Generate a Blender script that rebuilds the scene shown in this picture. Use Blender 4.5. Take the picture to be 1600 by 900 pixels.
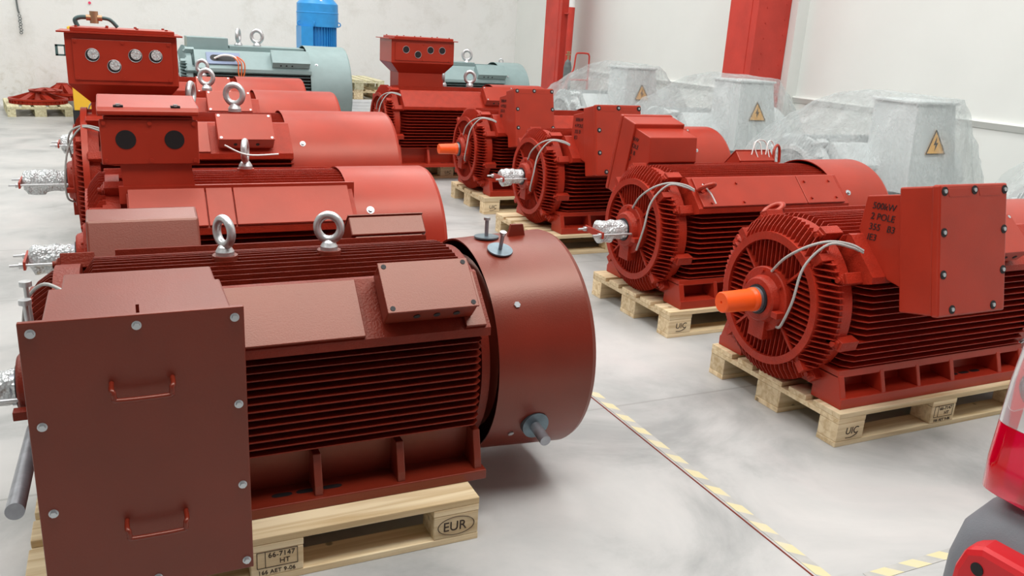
import bpy, math, random
from mathutils import Matrix, Vector, noise
random.seed(7)
for o in list(bpy.data.objects): bpy.data.objects.remove(o)
SC = bpy.context.scene; COL = SC.collection
PI = math.pi
# ------------------------------------------------------------ camera
CAM_H = 1.4895
YA, PT, RO = math.radians(25.6), 0.29596, 0.05985
fw = Vector((math.sin(YA)*math.cos(PT), math.cos(YA)*math.cos(PT), -math.sin(PT)))
rt = Vector((math.cos(YA), -math.sin(YA), 0)); up = rt.cross(fw)
R2 = math.cos(RO)*rt + math.sin(RO)*up; U2 = -math.sin(RO)*rt + math.cos(RO)*up
cd = bpy.data.cameras.new('camera'); cam = bpy.data.objects.new('camera', cd); COL.objects.link(cam)
cd.sensor_width = 36; cd.lens = 1302.9/1600*36; cd.clip_start = 0.05; cd.clip_end = 200
cam.matrix_world = Matrix(((R2.x, U2.x, -fw.x, 0), (R2.y, U2.y, -fw.y, 0), (R2.z, U2.z, -fw.z, CAM_H), (0, 0, 0, 1)))
SC.camera = cam
# ------------------------------------------------------------ world, lights, exposure
SC.view_settings.view_transform = 'Standard'; SC.view_settings.look = 'None'
SC.view_settings.exposure = -0.06; SC.view_settings.gamma = 1; SC.view_settings.use_curve_mapping = False
w = bpy.data.worlds.new('world'); SC.world = w; w.use_nodes = True
w.node_tree.nodes['Background'].inputs[0].default_value = (0.95, 0.98, 1, 1)
w.node_tree.nodes['Background'].inputs[1].default_value = 0.3
def area(name, x, y, z, sx, sy, power, col=(1, 0.99, 0.97)):
    l = bpy.data.lights.new(name, 'AREA'); l.shape = 'RECTANGLE'; l.size = sx; l.size_y = sy; l.energy = power; l.color = col
    o = bpy.data.objects.new(name, l); o.location = (x, y, z); COL.objects.link(o); return o
area('ceiling_lamp', -4.2, 7.0, 6.6, 1.6, 13, 470)
area('ceiling_lamp', 0.8, 8.5, 6.6, 1.6, 10, 380)
area('ceiling_lamp', 4.2, 7.5, 6.6, 1.4, 12, 330)
area('ceiling_lamp', 1.6, 0.9, 6.6, 6.5, 1.9, 400)

# ------------------------------------------------------------ materials
def newmat(name):
    m = bpy.data.materials.new(name); m.use_nodes = True
    nt = m.node_tree; b = nt.nodes['Principled BSDF']; return m, nt, b
def nd(nt, t, **kw):
    n = nt.nodes.new(t)
    for k, v in kw.items():
        if k in n.inputs: n.inputs[k].default_value = v
        else: setattr(n, k, v)
    return n
def simple(name, col, rough=0.5, metal=0.0, spec=0.5, noise_amt=0.0, nscale=12, bump=0.0, bscale=80, coat=0.0):
    m, nt, b = newmat(name)
    b.inputs['Base Color'].default_value = (*col, 1); b.inputs['Roughness'].default_value = rough
    b.inputs['Metallic'].default_value = metal; b.inputs['Specular IOR Level'].default_value = spec
    b.inputs['Coat Weight'].default_value = coat; b.inputs['Coat Roughness'].default_value = 0.25
    tc = nd(nt, 'ShaderNodeTexCoord')
    if noise_amt:
        n = nd(nt, 'ShaderNodeTexNoise', Scale=nscale, Detail=6.0); nt.links.new(tc.outputs['Object'], n.inputs['Vector'])
        r = nd(nt, 'ShaderNodeValToRGB'); nt.links.new(n.outputs['Fac'], r.inputs['Fac'])
        r.color_ramp.elements[0].position = 0.3; r.color_ramp.elements[1].position = 0.7
        r.color_ramp.elements[0].color = (*[c*(1-noise_amt) for c in col], 1)
        r.color_ramp.elements[1].color = (*[min(1, c*(1+noise_amt)) for c in col], 1)
        nt.links.new(r.outputs['Color'], b.inputs['Base Color'])
    if bump:
        n = nd(nt, 'ShaderNodeTexNoise', Scale=bscale, Detail=3.0); nt.links.new(tc.outputs['Object'], n.inputs['Vector'])
        bp = nd(nt, 'ShaderNodeBump', Strength=bump, Distance=0.01); nt.links.new(n.outputs['Fac'], bp.inputs['Height'])
        nt.links.new(bp.outputs['Normal'], b.inputs['Normal'])
    return m
M = {}
M['red'] = simple('red_oxide_paint', (0.37, 0.026, 0.011), 0.37, spec=0.65, noise_amt=0.08, nscale=7, bump=0.05, bscale=260)
M['red_rough'] = simple('red_cast_paint', (0.36, 0.024, 0.010), 0.42, spec=0.4, noise_amt=0.12, nscale=20, bump=0.25, bscale=140)
M['brown'] = simple('brown_red_primer', (0.155, 0.014, 0.005), 0.36, spec=0.85, noise_amt=0.10, nscale=5, bump=0.05, bscale=240)
M['brown_rough'] = simple('brown_red_cast_primer', (0.175, 0.015, 0.006), 0.42, spec=0.4, noise_amt=0.12, nscale=20, bump=0.2, bscale=140)
for k_ in ('red', 'red_rough', 'brown', 'brown_rough'):
    M[k_].node_tree.nodes['Principled BSDF'].inputs['Specular Tint'].default_value = (1, 0.76, 0.64, 1)
M['grey'] = simple('grey_green_paint', (0.26, 0.36, 0.36), 0.45, noise_amt=0.05)
M['lightgrey'] = simple('light_grey_paint', (0.66, 0.69, 0.69), 0.5)
M['blue'] = simple('blue_paint', (0.03, 0.30, 0.70), 0.4, noise_amt=0.06)
M['steel'] = simple('galvanised_steel', (0.62, 0.63, 0.64), 0.38, metal=0.75, noise_amt=0.12, nscale=40, bump=0.08)
M['chrome'] = simple('zinc_bolt', (0.55, 0.58, 0.60), 0.32, metal=0.85)
M['pin'] = simple('grey_steel_bar', (0.34, 0.35, 0.38), 0.35, metal=0.75, noise_amt=0.2, nscale=25)
M['washer'] = simple('blued_washer', (0.14, 0.19, 0.22), 0.35, metal=0.6, noise_amt=0.3, nscale=18)
M['black'] = simple('black_void', (0.006, 0.005, 0.006), 0.6)
M['seal'] = simple('black_rubber', (0.015, 0.015, 0.018), 0.5)
M['orange'] = simple('orange_plastic', (0.95, 0.11, 0.015), 0.35, spec=0.4)
M['cable'] = simple('grey_cable', (0.42, 0.42, 0.40), 0.45, bump=0.3, bscale=400)
M['white_wire'] = simple('white_wire', (0.8, 0.8, 0.78), 0.4)
M['orange_wire'] = simple('orange_wire', (0.7, 0.14, 0.03), 0.4)
M['ink'] = simple('marker_ink', (0.02, 0.006, 0.006), 0.7)
M['burn'] = simple('branded_wood_ink', (0.035, 0.02, 0.012), 0.8)
M['yellow'] = simple('yellow_paint', (0.85, 0.48, 0.03), 0.45)
M['bluegrey'] = simple('bluegrey_gasket', (0.22, 0.28, 0.42), 0.5)
M['signyellow'] = simple('sign_orange', (0.90, 0.48, 0.12), 0.5)
M['white'] = simple('white_board', (0.8, 0.81, 0.8), 0.5, noise_amt=0.04)
M['brass'] = simple('brass_fitting', (0.45, 0.28, 0.16), 0.4, metal=0.7)
M['hose'] = simple('dark_green_hose', (0.05, 0.10, 0.10), 0.5)
M['greysteel'] = simple('grey_cylinder_paint', (0.13, 0.15, 0.15), 0.5, noise_amt=0.3, nscale=6)
M['redpipe'] = simple('red_column_paint', (0.52, 0.045, 0.030), 0.5, spec=0.35, noise_amt=0.12, nscale=4, bump=0.15, bscale=30)
def wrapmat():
    m, nt, b = newmat('bubble_wrap')
    b.inputs['Base Color'].default_value = (0.66, 0.69, 0.70, 1); b.inputs['Roughness'].default_value = 0.22
    b.inputs['Metallic'].default_value = 0.25; b.inputs['Specular IOR Level'].default_value = 0.8
    tc = nd(nt, 'ShaderNodeTexCoord'); v = nd(nt, 'ShaderNodeTexVoronoi', Scale=95.0)
    nt.links.new(tc.outputs['Object'], v.inputs['Vector'])
    bp = nd(nt, 'ShaderNodeBump', Strength=0.7, Distance=0.006); nt.links.new(v.outputs['Distance'], bp.inputs['Height'])
    nt.links.new(bp.outputs['Normal'], b.inputs['Normal'])
    r = nd(nt, 'ShaderNodeValToRGB'); nt.links.new(v.outputs['Distance'], r.inputs['Fac'])
    r.color_ramp.elements[0].color = (0.8, 0.83, 0.84, 1); r.color_ramp.elements[1].color = (0.40, 0.43, 0.43, 1)
    nt.links.new(r.outputs['Color'], b.inputs['Base Color']); return m
M['wrap'] = wrapmat()
def plasticmat():
    m, nt, b = newmat('clear_plastic_sheet')
    b.inputs['Base Color'].default_value = (0.93, 0.96, 0.96, 1); b.inputs['Roughness'].default_value = 0.10
    b.inputs['Specular IOR Level'].default_value = 0.9
    tc = nd(nt, 'ShaderNodeTexCoord')
    mp = nd(nt, 'ShaderNodeMapping'); mp.inputs['Scale'].default_value = (1, 1, 0.35)
    nt.links.new(tc.outputs['Object'], mp.inputs['Vector'])
    n = nd(nt, 'ShaderNodeTexNoise', Scale=7.0, Detail=7.0, Roughness=0.68, Distortion=1.2); nt.links.new(mp.outputs['Vector'], n.inputs['Vector'])
    bp = nd(nt, 'ShaderNodeBump', Strength=1.0, Distance=0.14); nt.links.new(n.outputs['Fac'], bp.inputs['Height'])
    vo = nd(nt, 'ShaderNodeTexVoronoi', Scale=26.0, feature='F2'); nt.links.new(tc.outputs['Object'], vo.inputs['Vector'])
    bq = nd(nt, 'ShaderNodeBump', Strength=0.6, Distance=0.03); nt.links.new(vo.outputs['Distance'], bq.inputs['Height'])
    nt.links.new(bp.outputs['Normal'], bq.inputs['Normal']); nt.links.new(bq.outputs['Normal'], b.inputs['Normal'])
    n2 = nd(nt, 'ShaderNodeTexNoise', Scale=3.0, Detail=5.0, Roughness=0.6, Distortion=0.8); nt.links.new(mp.outputs['Vector'], n2.inputs['Vector'])
    r = nd(nt, 'ShaderNodeMapRange'); r.inputs[1].default_value = 0.35; r.inputs[2].default_value = 0.7
    r.inputs[3].default_value = 0.16; r.inputs[4].default_value = 0.58
    nt.links.new(n2.outputs['Fac'], r.inputs[0])
    tr = nd(nt, 'ShaderNodeBsdfTransparent'); mx = nd(nt, 'ShaderNodeMixShader')
    tr.inputs[0].default_value = (0.96, 0.98, 0.98, 1)
    tl = nd(nt, 'ShaderNodeBsdfTranslucent'); tl.inputs[0].default_value = (0.86, 0.90, 0.90, 1)
    m2 = nd(nt, 'ShaderNodeMixShader'); m2.inputs[0].default_value = 0.45
    nt.links.new(b.outputs[0], m2.inputs[1]); nt.links.new(tl.outputs[0], m2.inputs[2])
    nt.links.new(r.outputs[0], mx.inputs[0]); nt.links.new(tr.outputs[0], mx.inputs[1]); nt.links.new(m2.outputs[0], mx.inputs[2])
    nt.links.new(mx.outputs[0], nt.nodes['Material Output'].inputs['Surface']); return m
M['plastic'] = plasticmat()
def woodmat(name, c1, c2):
    m, nt, b = newmat(name); b.inputs['Roughness'].default_value = 0.7; b.inputs['Specular IOR Level'].default_value = 0.2
    tc = nd(nt, 'ShaderNodeTexCoord'); oi = nd(nt, 'ShaderNodeObjectInfo')
    ad = nd(nt, 'ShaderNodeVectorMath', operation='ADD'); cx = nd(nt, 'ShaderNodeCombineXYZ')
    mu = nd(nt, 'ShaderNodeMath', operation='MULTIPLY'); mu.inputs[1].default_value = 37
    nt.links.new(oi.outputs['Random'], mu.inputs[0]); nt.links.new(mu.outputs[0], cx.inputs[1]); nt.links.new(mu.outputs[0], cx.inputs[2])
    mp = nd(nt, 'ShaderNodeMapping'); mp.inputs['Scale'].default_value = (1.2, 22, 22)
    nt.links.new(tc.outputs['Object'], ad.inputs[0]); nt.links.new(cx.outputs[0], ad.inputs[1]); nt.links.new(ad.outputs[0], mp.inputs['Vector'])
    n = nd(nt, 'ShaderNodeTexNoise', Scale=1.6, Detail=6.0, Distortion=0.6); nt.links.new(mp.outputs['Vector'], n.inputs['Vector'])
    r = nd(nt, 'ShaderNodeValToRGB'); nt.links.new(n.outputs['Fac'], r.inputs['Fac'])
    r.color_ramp.elements[0].position = 0.32; r.color_ramp.elements[1].position = 0.62
    r.color_ramp.elements[0].color = (*c1, 1); r.color_ramp.elements[1].color = (*c2, 1)
    v = nd(nt, 'ShaderNodeTexVoronoi', Scale=7.0); nt.links.new(ad.outputs[0], v.inputs['Vector'])
    kr = nd(nt, 'ShaderNodeMapRange'); kr.inputs[1].default_value = 0.05; kr.inputs[2].default_value = 0.09; kr.inputs[3].default_value = 0.45; kr.inputs[4].default_value = 1
    nt.links.new(v.outputs['Distance'], kr.inputs[0])
    mx = nd(nt, 'ShaderNodeVectorMath', operation='SCALE'); nt.links.new(r.outputs['Color'], mx.inputs[0]); nt.links.new(kr.outputs[0], mx.inputs['Scale'])
    hs = nd(nt, 'ShaderNodeHueSaturation'); vr = nd(nt, 'ShaderNodeMapRange'); vr.inputs[3].default_value = 0.82; vr.inputs[4].default_value = 1.1
    nt.links.new(oi.outputs['Random'], vr.inputs[0]); nt.links.new(vr.outputs[0], hs.inputs['Value'])
    nt.links.new(mx.outputs[0], hs.inputs['Color']); nt.links.new(hs.outputs[0], b.inputs['Base Color']); return m
M['wood'] = woodmat('pallet_pine', (0.60, 0.44, 0.24), (0.84, 0.70, 0.46))
M['woodg'] = woodmat('pallet_pine_pale', (0.55, 0.50, 0.30), (0.76, 0.72, 0.50))
def floormat():
    m, nt, b = newmat('polished_concrete'); b.inputs['Roughness'].default_value = 0.38; b.inputs['Specular IOR Level'].default_value = 0.35
    tc = nd(nt, 'ShaderNodeTexCoord')
    n = nd(nt, 'ShaderNodeTexNoise', Scale=1.4, Detail=8.0, Roughness=0.62, Distortion=0.5); nt.links.new(tc.outputs['Object'], n.inputs['Vector'])
    r = nd(nt, 'ShaderNodeValToRGB'); nt.links.new(n.outputs['Fac'], r.inputs['Fac'])
    e = r.color_ramp.elements; e[0].position = 0.34; e[0].color = (0.31, 0.32, 0.315, 1); e[1].position = 0.66; e[1].color = (0.53, 0.525, 0.51, 1)
    x = e.new(0.5); x.color = (0.455, 0.46, 0.45, 1)
    n2 = nd(nt, 'ShaderNodeTexNoise', Scale=0.9, Detail=5.0, Distortion=1.0); nt.links.new(tc.outputs['Object'], n2.inputs['Vector'])
    r2 = nd(nt, 'ShaderNodeMapRange'); r2.inputs[1].default_value = 0.55; r2.inputs[2].default_value = 0.75; r2.inputs[3].default_value = 0; r2.inputs[4].default_value = 0.35
    nt.links.new(n2.outputs['Fac'], r2.inputs[0])
    mx = nd(nt, 'ShaderNodeMix', data_type='RGBA'); nt.links.new(r2.outputs[0], mx.inputs[0]); nt.links.new(r.outputs['Color'], mx.inputs[6])
    mx.inputs[7].default_value = (0.60, 0.52, 0.51, 1)
    # saw-cut joints: one line every 3.1 m along x and y
    sp = nd(nt, 'ShaderNodeSeparateXYZ'); nt.links.new(tc.outputs['Object'], sp.inputs[0])
    last = mx.outputs[2]
    for ax, off, per in ((1, 5.93, 3.2), (1, 4.85, 9.0)):
        s = nd(nt, 'ShaderNodeMath', operation='SUBTRACT'); s.inputs[1].default_value = off; nt.links.new(sp.outputs[ax], s.inputs[0])
        p = nd(nt, 'ShaderNodeMath', operation='PINGPONG'); p.inputs[1].default_value = per/2; nt.links.new(s.outputs[0], p.inputs[0])
        c = nd(nt, 'ShaderNodeMath', operation='LESS_THAN'); c.inputs[1].default_value = 0.006; nt.links.new(p.outputs[0], c.inputs[0])
        c2 = nd(nt, 'ShaderNodeMath', operation='MULTIPLY'); c2.inputs[1].default_value = 0.6; nt.links.new(c.outputs[0], c2.inputs[0])
        m2 = nd(nt, 'ShaderNodeMix', data_type='RGBA'); nt.links.new(c2.outputs[0], m2.inputs[0]); nt.links.new(last, m2.inputs[6]); m2.inputs[7].default_value = (0.28, 0.28, 0.27, 1)
        last = m2.outputs[2]
    nt.links.new(last, b.inputs['Base Color'])
    n3 = nd(nt, 'ShaderNodeTexNoise', Scale=5.0, Detail=6.0); nt.links.new(tc.outputs['Object'], n3.inputs['Vector'])
    r3 = nd(nt, 'ShaderNodeMapRange'); r3.inputs[3].default_value = 0.28; r3.inputs[4].default_value = 0.55
    nt.links.new(n3.outputs['Fac'], r3.inputs[0]); nt.links.new(r3.outputs[0], b.inputs['Roughness']); return m
M['floor'] = floormat()
def backwallmat():
    m, nt, b = newmat('old_white_plaster'); b.inputs['Roughness'].default_value = 0.8; b.inputs['Specular IOR Level'].default_value = 0.15
    tc = nd(nt, 'ShaderNodeTexCoord')
    n = nd(nt, 'ShaderNodeTexNoise', Scale=1.3, Detail=9.0, Roughness=0.7); nt.links.new(tc.outputs['Object'], n.inputs['Vector'])
    r = nd(nt, 'ShaderNodeValToRGB'); nt.links.new(n.outputs['Fac'], r.inputs['Fac'])
    e = r.color_ramp.elements; e[0].position = 0.25; e[0].color = (0.66, 0.66, 0.62, 1); e[1].position = 0.5; e[1].color = (0.82, 0.83, 0.81, 1)
    # worn dirty zone low on the left
    sp = nd(nt, 'ShaderNodeSeparateXYZ'); nt.links.new(tc.outputs['Object'], sp.inputs[0])
    zr = nd(nt, 'ShaderNodeMapRange'); zr.inputs[1].default_value = 0.15; zr.inputs[2].default_value = 0.75; zr.inputs[3].default_value = 1; zr.inputs[4].default_value = 0; nt.links.new(sp.outputs[2], zr.inputs[0])
    n2 = nd(nt, 'ShaderNodeTexNoise', Scale=5.0, Detail=8.0, Roughness=0.75, Distortion=1.5); nt.links.new(tc.outputs['Object'], n2.inputs['Vector'])
    nr = nd(nt, 'ShaderNodeMapRange'); nr.inputs[1].default_value = 0.48; nr.inputs[2].default_value = 0.72; nt.links.new(n2.outputs['Fac'], nr.inputs[0])
    mm = nd(nt, 'ShaderNodeMath', operation='MULTIPLY'); nt.links.new(zr.outputs[0], mm.inputs[0]); nt.links.new(nr.outputs[0], mm.inputs[1])
    mx = nd(nt, 'ShaderNodeMix', data_type='RGBA'); nt.links.new(mm.outputs[0], mx.inputs[0]); nt.links.new(r.outputs['Color'], mx.inputs[6]); mx.inputs[7].default_value = (0.50, 0.46, 0.36, 1)
    nt.links.new(mx.outputs[2], b.inputs['Base Color'])
    bp = nd(nt, 'ShaderNodeBump', Strength=0.25, Distance=0.02); nt.links.new(n2.outputs['Fac'], bp.inputs['Height']); nt.links.new(bp.outputs['Normal'], b.inputs['Normal'])
    return m
M['backwall'] = backwallmat()
M['sidewall'] = simple('white_painted_panel', (0.76, 0.78, 0.75), 0.6, spec=0.3, noise_amt=0.02, nscale=1.5)
M['ceiling'] = simple('ceiling_sheet', (0.6, 0.62, 0.62), 0.7)
M['darkwall'] = simple('far_hall_wall', (0.30, 0.30, 0.30), 0.8)
def tapemat():
    m, nt, b = newmat('hazard_tape'); b.inputs['Roughness'].default_value = 0.5
    tc = nd(nt, 'ShaderNodeTexCoord'); sp = nd(nt, 'ShaderNodeSeparateXYZ'); nt.links.new(tc.outputs['Object'], sp.inputs[0])
    a = nd(nt, 'ShaderNodeMath', operation='ADD'); nt.links.new(sp.outputs[0], a.inputs[0]); nt.links.new(sp.outputs[1], a.inputs[1])
    d = nd(nt, 'ShaderNodeMath', operation='MULTIPLY'); d.inputs[1].default_value = 8.3; nt.links.new(a.outputs[0], d.inputs[0])
    f = nd(nt, 'ShaderNodeMath', operation='FRACT'); nt.links.new(d.outputs[0], f.inputs[0])
    g = nd(nt, 'ShaderNodeMath', operation='GREATER_THAN'); g.inputs[1].default_value = 0.48; nt.links.new(f.outputs[0], g.inputs[0])
    mx = nd(nt, 'ShaderNodeMix', data_type='RGBA'); nt.links.new(g.outputs[0], mx.inputs[0])
    mx.inputs[6].default_value = (0.40, 0.40, 0.38, 1); mx.inputs[7].default_value = (0.62, 0.56, 0.33, 1)
    n = nd(nt, 'ShaderNodeTexNoise', Scale=18.0, Detail=5.0); nt.links.new(tc.outputs['Object'], n.inputs['Vector'])
    r = nd(nt, 'ShaderNodeMapRange'); r.inputs[1].default_value = 0.45; r.inputs[2].default_value = 0.8; r.inputs[4].default_value = 0.6; nt.links.new(n.outputs['Fac'], r.inputs[0])
    m2 = nd(nt, 'ShaderNodeMix', data_type='RGBA'); nt.links.new(r.outputs[0], m2.inputs[0]); nt.links.new(mx.outputs[2], m2.inputs[6]); m2.inputs[7].default_value = (0.55, 0.54, 0.50, 1)
    nt.links.new(m2.outputs[2], b.inputs['Base Color']); return m
M['tape'] = tapemat()
def lensmat(name, col, tr):
    m, nt, b = newmat(name); b.inputs['Base Color'].default_value = (*col, 1); b.inputs['Roughness'].default_value = 0.08
    b.inputs['Transmission Weight'].default_value = tr; b.inputs['IOR'].default_value = 1.45; b.inputs['Coat Weight'].default_value = 0.5
    return m
M['lens_red'] = lensmat('red_lamp_lens', (0.75, 0.0, 0.01), 0.35)
M['lens_clear'] = lensmat('clear_lamp_lens', (0.92, 0.86, 0.86), 0.75)
M['reflector'] = simple('lamp_reflector', (0.75, 0.76, 0.78), 0.15, metal=0.9, bump=0.4, bscale=60)
M['bumper'] = simple('grey_bumper_plastic', (0.17, 0.18, 0.20), 0.55, bump=0.1, bscale=300)
M['carred'] = simple('car_red_plastic', (0.62, 0.012, 0.018), 0.4, spec=0.5)

# ------------------------------------------------------------ mesh helpers
class MB:
    def __init__(s): s.v = []; s.f = []; s.sm = []; s.mi = []; s.mats = []; s.cur = 0
    def mat(s, m):
        if m not in s.mats: s.mats.append(m)
        s.cur = s.mats.index(m); return s
    def add(s, vs, fs, smooth=False, T=None):
        n = len(s.v)
        for p in vs:
            p = Vector(p); s.v.append(T @ p if T else p)
        for f in fs: s.f.append([n+i for i in f]); s.sm.append(smooth); s.mi.append(s.cur)
    def box(s, x0, x1, y0, y1, z0, z1, T=None):
        s.add([(x, y, z) for x in (x0, x1) for y in (y0, y1) for z in (z0, z1)],
              [(0, 1, 3, 2), (4, 6, 7, 5), (0, 4, 5, 1), (2, 3, 7, 6), (0, 2, 6, 4), (1, 5, 7, 3)], T=T)
    def prism(s, poly, a, b, ax='x', T=None):       # poly in the other two axes
        def P(q, t): return (t, q[0], q[1]) if ax == 'x' else ((q[0], t, q[1]) if ax == 'y' else (q[0], q[1], t))
        n = len(poly); vs = [P(q, a) for q in poly]+[P(q, b) for q in poly]
        fs = [tuple(range(n)), tuple(range(2*n-1, n-1, -1))]+[(i, i+n, (i+1) % n+n, (i+1) % n) for i in range(n)]
        s.add(vs, fs, T=T)
    def loft(s, A, B, T=None):
        n = len(A); s.add(list(A)+list(B), [tuple(range(n)), tuple(range(2*n-1, n-1, -1))]+[(i, i+n, (i+1) % n+n, (i+1) % n) for i in range(n)], T=T)
    def lathe(s, prof, c=(0, 0, 0), ax='x', seg=48, T=None, sm=True):      # prof: list of (t, r)
        for k in range(len(prof)-1):
            (t0, r0), (t1, r1) = prof[k], prof[k+1]; vs = []; fs = []
            for t, r in ((t0, r0), (t1, r1)):
                for i in range(seg):
                    a = 2*PI*i/seg; u, v = r*math.cos(a), r*math.sin(a)
                    q = (t, u, v) if ax == 'x' else ((u, t, v) if ax == 'y' else (u, v, t))
                    vs.append((q[0]+c[0], q[1]+c[1], q[2]+c[2]))
            flat = abs(t1-t0) < 1e-6
            for i in range(seg): fs.append((i, (i+1) % seg, seg+(i+1) % seg, seg+i))
            s.add(vs, fs, sm and not flat, T)
    def cyl(s, a, b, r, seg=16, r2=None, caps=True):
        a, b = Vector(a), Vector(b); d = (b-a); L = d.length; q = d.to_track_quat('Z', 'Y').to_matrix().to_4x4(); T = Matrix.Translation(a) @ q
        r2 = r if r2 is None else r2
        pr = [(0, r), (L, r2)]
        if caps: pr = [(0, 1e-5)]+pr+[(L, 1e-5)]
        s.lathe(pr, ax='z', seg=seg, T=T)
    def torus(s, c, R, r, T=None, seg=36, rs=12, stretch=1.0):    # ring in local xz plane
        vs = []; fs = []
        for i in range(seg):
            a = 2*PI*i/seg
            for j in range(rs):
                b = 2*PI*j/rs; q = R+r*math.cos(b)
                vs.append((c[0]+q*math.cos(a), c[1]+r*math.sin(b), c[2]+q*math.sin(a)*stretch))
        for i in range(seg):
            for j in range(rs): fs.append((i*rs+j, ((i+1) % seg)*rs+j, ((i+1) % seg)*rs+(j+1) % rs, i*rs+(j+1) % rs))
        s.add(vs, fs, True, T)
    def tube(s, pts, r, seg=8, n=6):
        P = [Vector(p) for p in pts]; Q = []
        for i in range(len(P)-1):
            p0 = P[max(i-1, 0)]; p1 = P[i]; p2 = P[i+1]; p3 = P[min(i+2, len(P)-1)]
            for k in range(n):
                t = k/n; Q.append(0.5*((2*p1)+(p2-p0)*t+(2*p0-5*p1+4*p2-p3)*t*t+(3*p1-p0-3*p2+p3)*t**3))
        Q.append(P[-1]); vs = []; fs = []; prev = None
        for i, q in enumerate(Q):
            d = (Q[min(i+1, len(Q)-1)]-Q[max(i-1, 0)]).normalized()
            u = d.orthogonal().normalized() if prev is None else (prev-d*prev.dot(d)).normalized()
            prev = u; w_ = d.cross(u)
            for j in range(seg):
                a = 2*PI*j/seg; vs.append(q+r*(math.cos(a)*u+math.sin(a)*w_))
        for i in range(len(Q)-1):
            for j in range(seg): fs.append((i*seg+j, (i+1)*seg+j, (i+1)*seg+(j+1) % seg, i*seg+(j+1) % seg))
        s.add(vs, fs, True)
        n_ = len(Q)
        s.add(vs[:seg], [tuple(range(seg))]); s.add(vs[-seg:], [tuple(range(seg))])
    def build(s, name, mat, parent=None, bevel=0.0, label=None):
        me = bpy.data.meshes.new(name); me.from_pydata(s.v, [], s.f); me.update()
        if s.mats:
            for m in s.mats: me.materials.append(M[m])
            for p, k in zip(me.polygons, s.mi): p.material_index = k
        else: me.materials.append(M[mat] if isinstance(mat, str) else mat)
        for p, k in zip(me.polygons, s.sm): p.use_smooth = k
        import bmesh
        bm = bmesh.new(); bm.from_mesh(me); bmesh.ops.recalc_face_normals(bm, faces=bm.faces); bm.to_mesh(me); bm.free()
        o = bpy.data.objects.new(name, me); COL.objects.link(o)
        if parent: o.parent = parent
        if bevel:
            b = o.modifiers.new('bevel', 'BEVEL'); b.width = bevel; b.segments = 2; b.limit_method = 'ANGLE'; b.angle_limit = 0.7
        if label: o['label'] = label
        return o
def tag(o, label, cat, group=None, kind=None):
    o['label'] = label; o['category'] = cat
    if group: o['group'] = group
    if kind: o['kind'] = kind
    return o
def empty(name, loc, label, cat, group=None, rz=0):
    o = bpy.data.objects.new(name, None); COL.objects.link(o); o.location = loc; o.rotation_euler[2] = rz
    o.empty_display_size = 0.1
    return tag(o, label, cat, group)
def text(name, body, size, T, mat, parent, ext=0.0006, sx=1.0, shear=0.0):
    c = bpy.data.curves.new(name, 'FONT'); c.body = body; c.size = size; c.extrude = ext; c.space_line = 0.95; c.shear = shear
    t = bpy.data.objects.new(name, c); COL.objects.link(t); dg = bpy.context.evaluated_depsgraph_get(); dg.update()
    me = bpy.data.meshes.new_from_object(t.evaluated_get(dg)); bpy.data.objects.remove(t)
    me.transform(T @ Matrix.Diagonal((sx, 1, 1, 1))); me.materials.clear(); me.materials.append(M[mat])
    o = bpy.data.objects.new(name, me); COL.objects.link(o)
    if parent: o.parent = parent
    return o
FACE_Y = Matrix.Rotation(PI/2, 4, 'X')                       # text seen from -y
FACE_X = Matrix.Rotation(-PI/2, 4, 'Z') @ Matrix.Rotation(PI/2, 4, 'X')  # text seen from -x

# ------------------------------------------------------------ setting
def struct(o): o['kind'] = 'structure'; return o
m = MB(); m.box(-12, 7.2, -9, 15.2, -0.2, 0); struct(m.build('floor', 'floor'))
m = MB(); m.box(-12, 7.2, 14.9, 15.2, 0, 7); struct(m.build('wall_back', 'backwall'))
m = MB(); m.box(6.9, 7.2, -9, 14.9, 0, 7); struct(m.build('wall_right', 'sidewall'))
m = MB(); m.box(-12.2, -12, -9, 15.2, 0, 7); struct(m.build('wall_left', 'sidewall'))
m = MB(); m.box(-12, 7.2, -9.2, -9, 0, 7); struct(m.build('wall_front', 'darkwall'))
m = MB(); m.box(-12.2, 7.2, -9.2, 15.2, 7, 7.2); struct(m.build('ceiling', 'ceiling'))
m = MB()
m.prism([(6.9, 0.93), (6.9, 1.0), (6.865, 1.0), (6.855, 0.985), (6.89, 0.93)], -9, 12.0, 'y'); struct(m.build('trim_1', 'sidewall'))
m = MB(); m.box(6.745, 6.9, 7.36, 7.50, 0, 7); struct(m.build('trim_2', 'sidewall'))

# ------------------------------------------------------------ motor
def eyebolt(par, x, y, z, s=1.0, yaw=0.0, mat='steel'):
    T = Matrix.Translation((x, y, z)) @ Matrix.Rotation(yaw, 4, 'Z')
    m = MB(); R, r = 0.039*s, 0.0135*s
    m.torus((0, 0, 0.028*s+R+r*0.6), R, r, T, stretch=1.08)
    pr = [(-0.004, 1e-5), (-0.004, 0.029*s), (0.012*s, 0.029*s), (0.026*s, 0.021*s), (0.036*s, 0.012*s)]
    m.lathe(pr, ax='z', seg=24, T=T)
    o = m.build('eyebolt', mat, par)
    return o
def hexbolt(m, x, y, z, d, r=0.008, h=0.008):     # hex head along direction d at (x,y,z)
    a = Vector((x, y, z)); d = Vector(d).normalized(); m.cyl(a, a+d*h*0.25, r*1.35, 14); m.cyl(a, a+d*h, r, 6)

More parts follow.
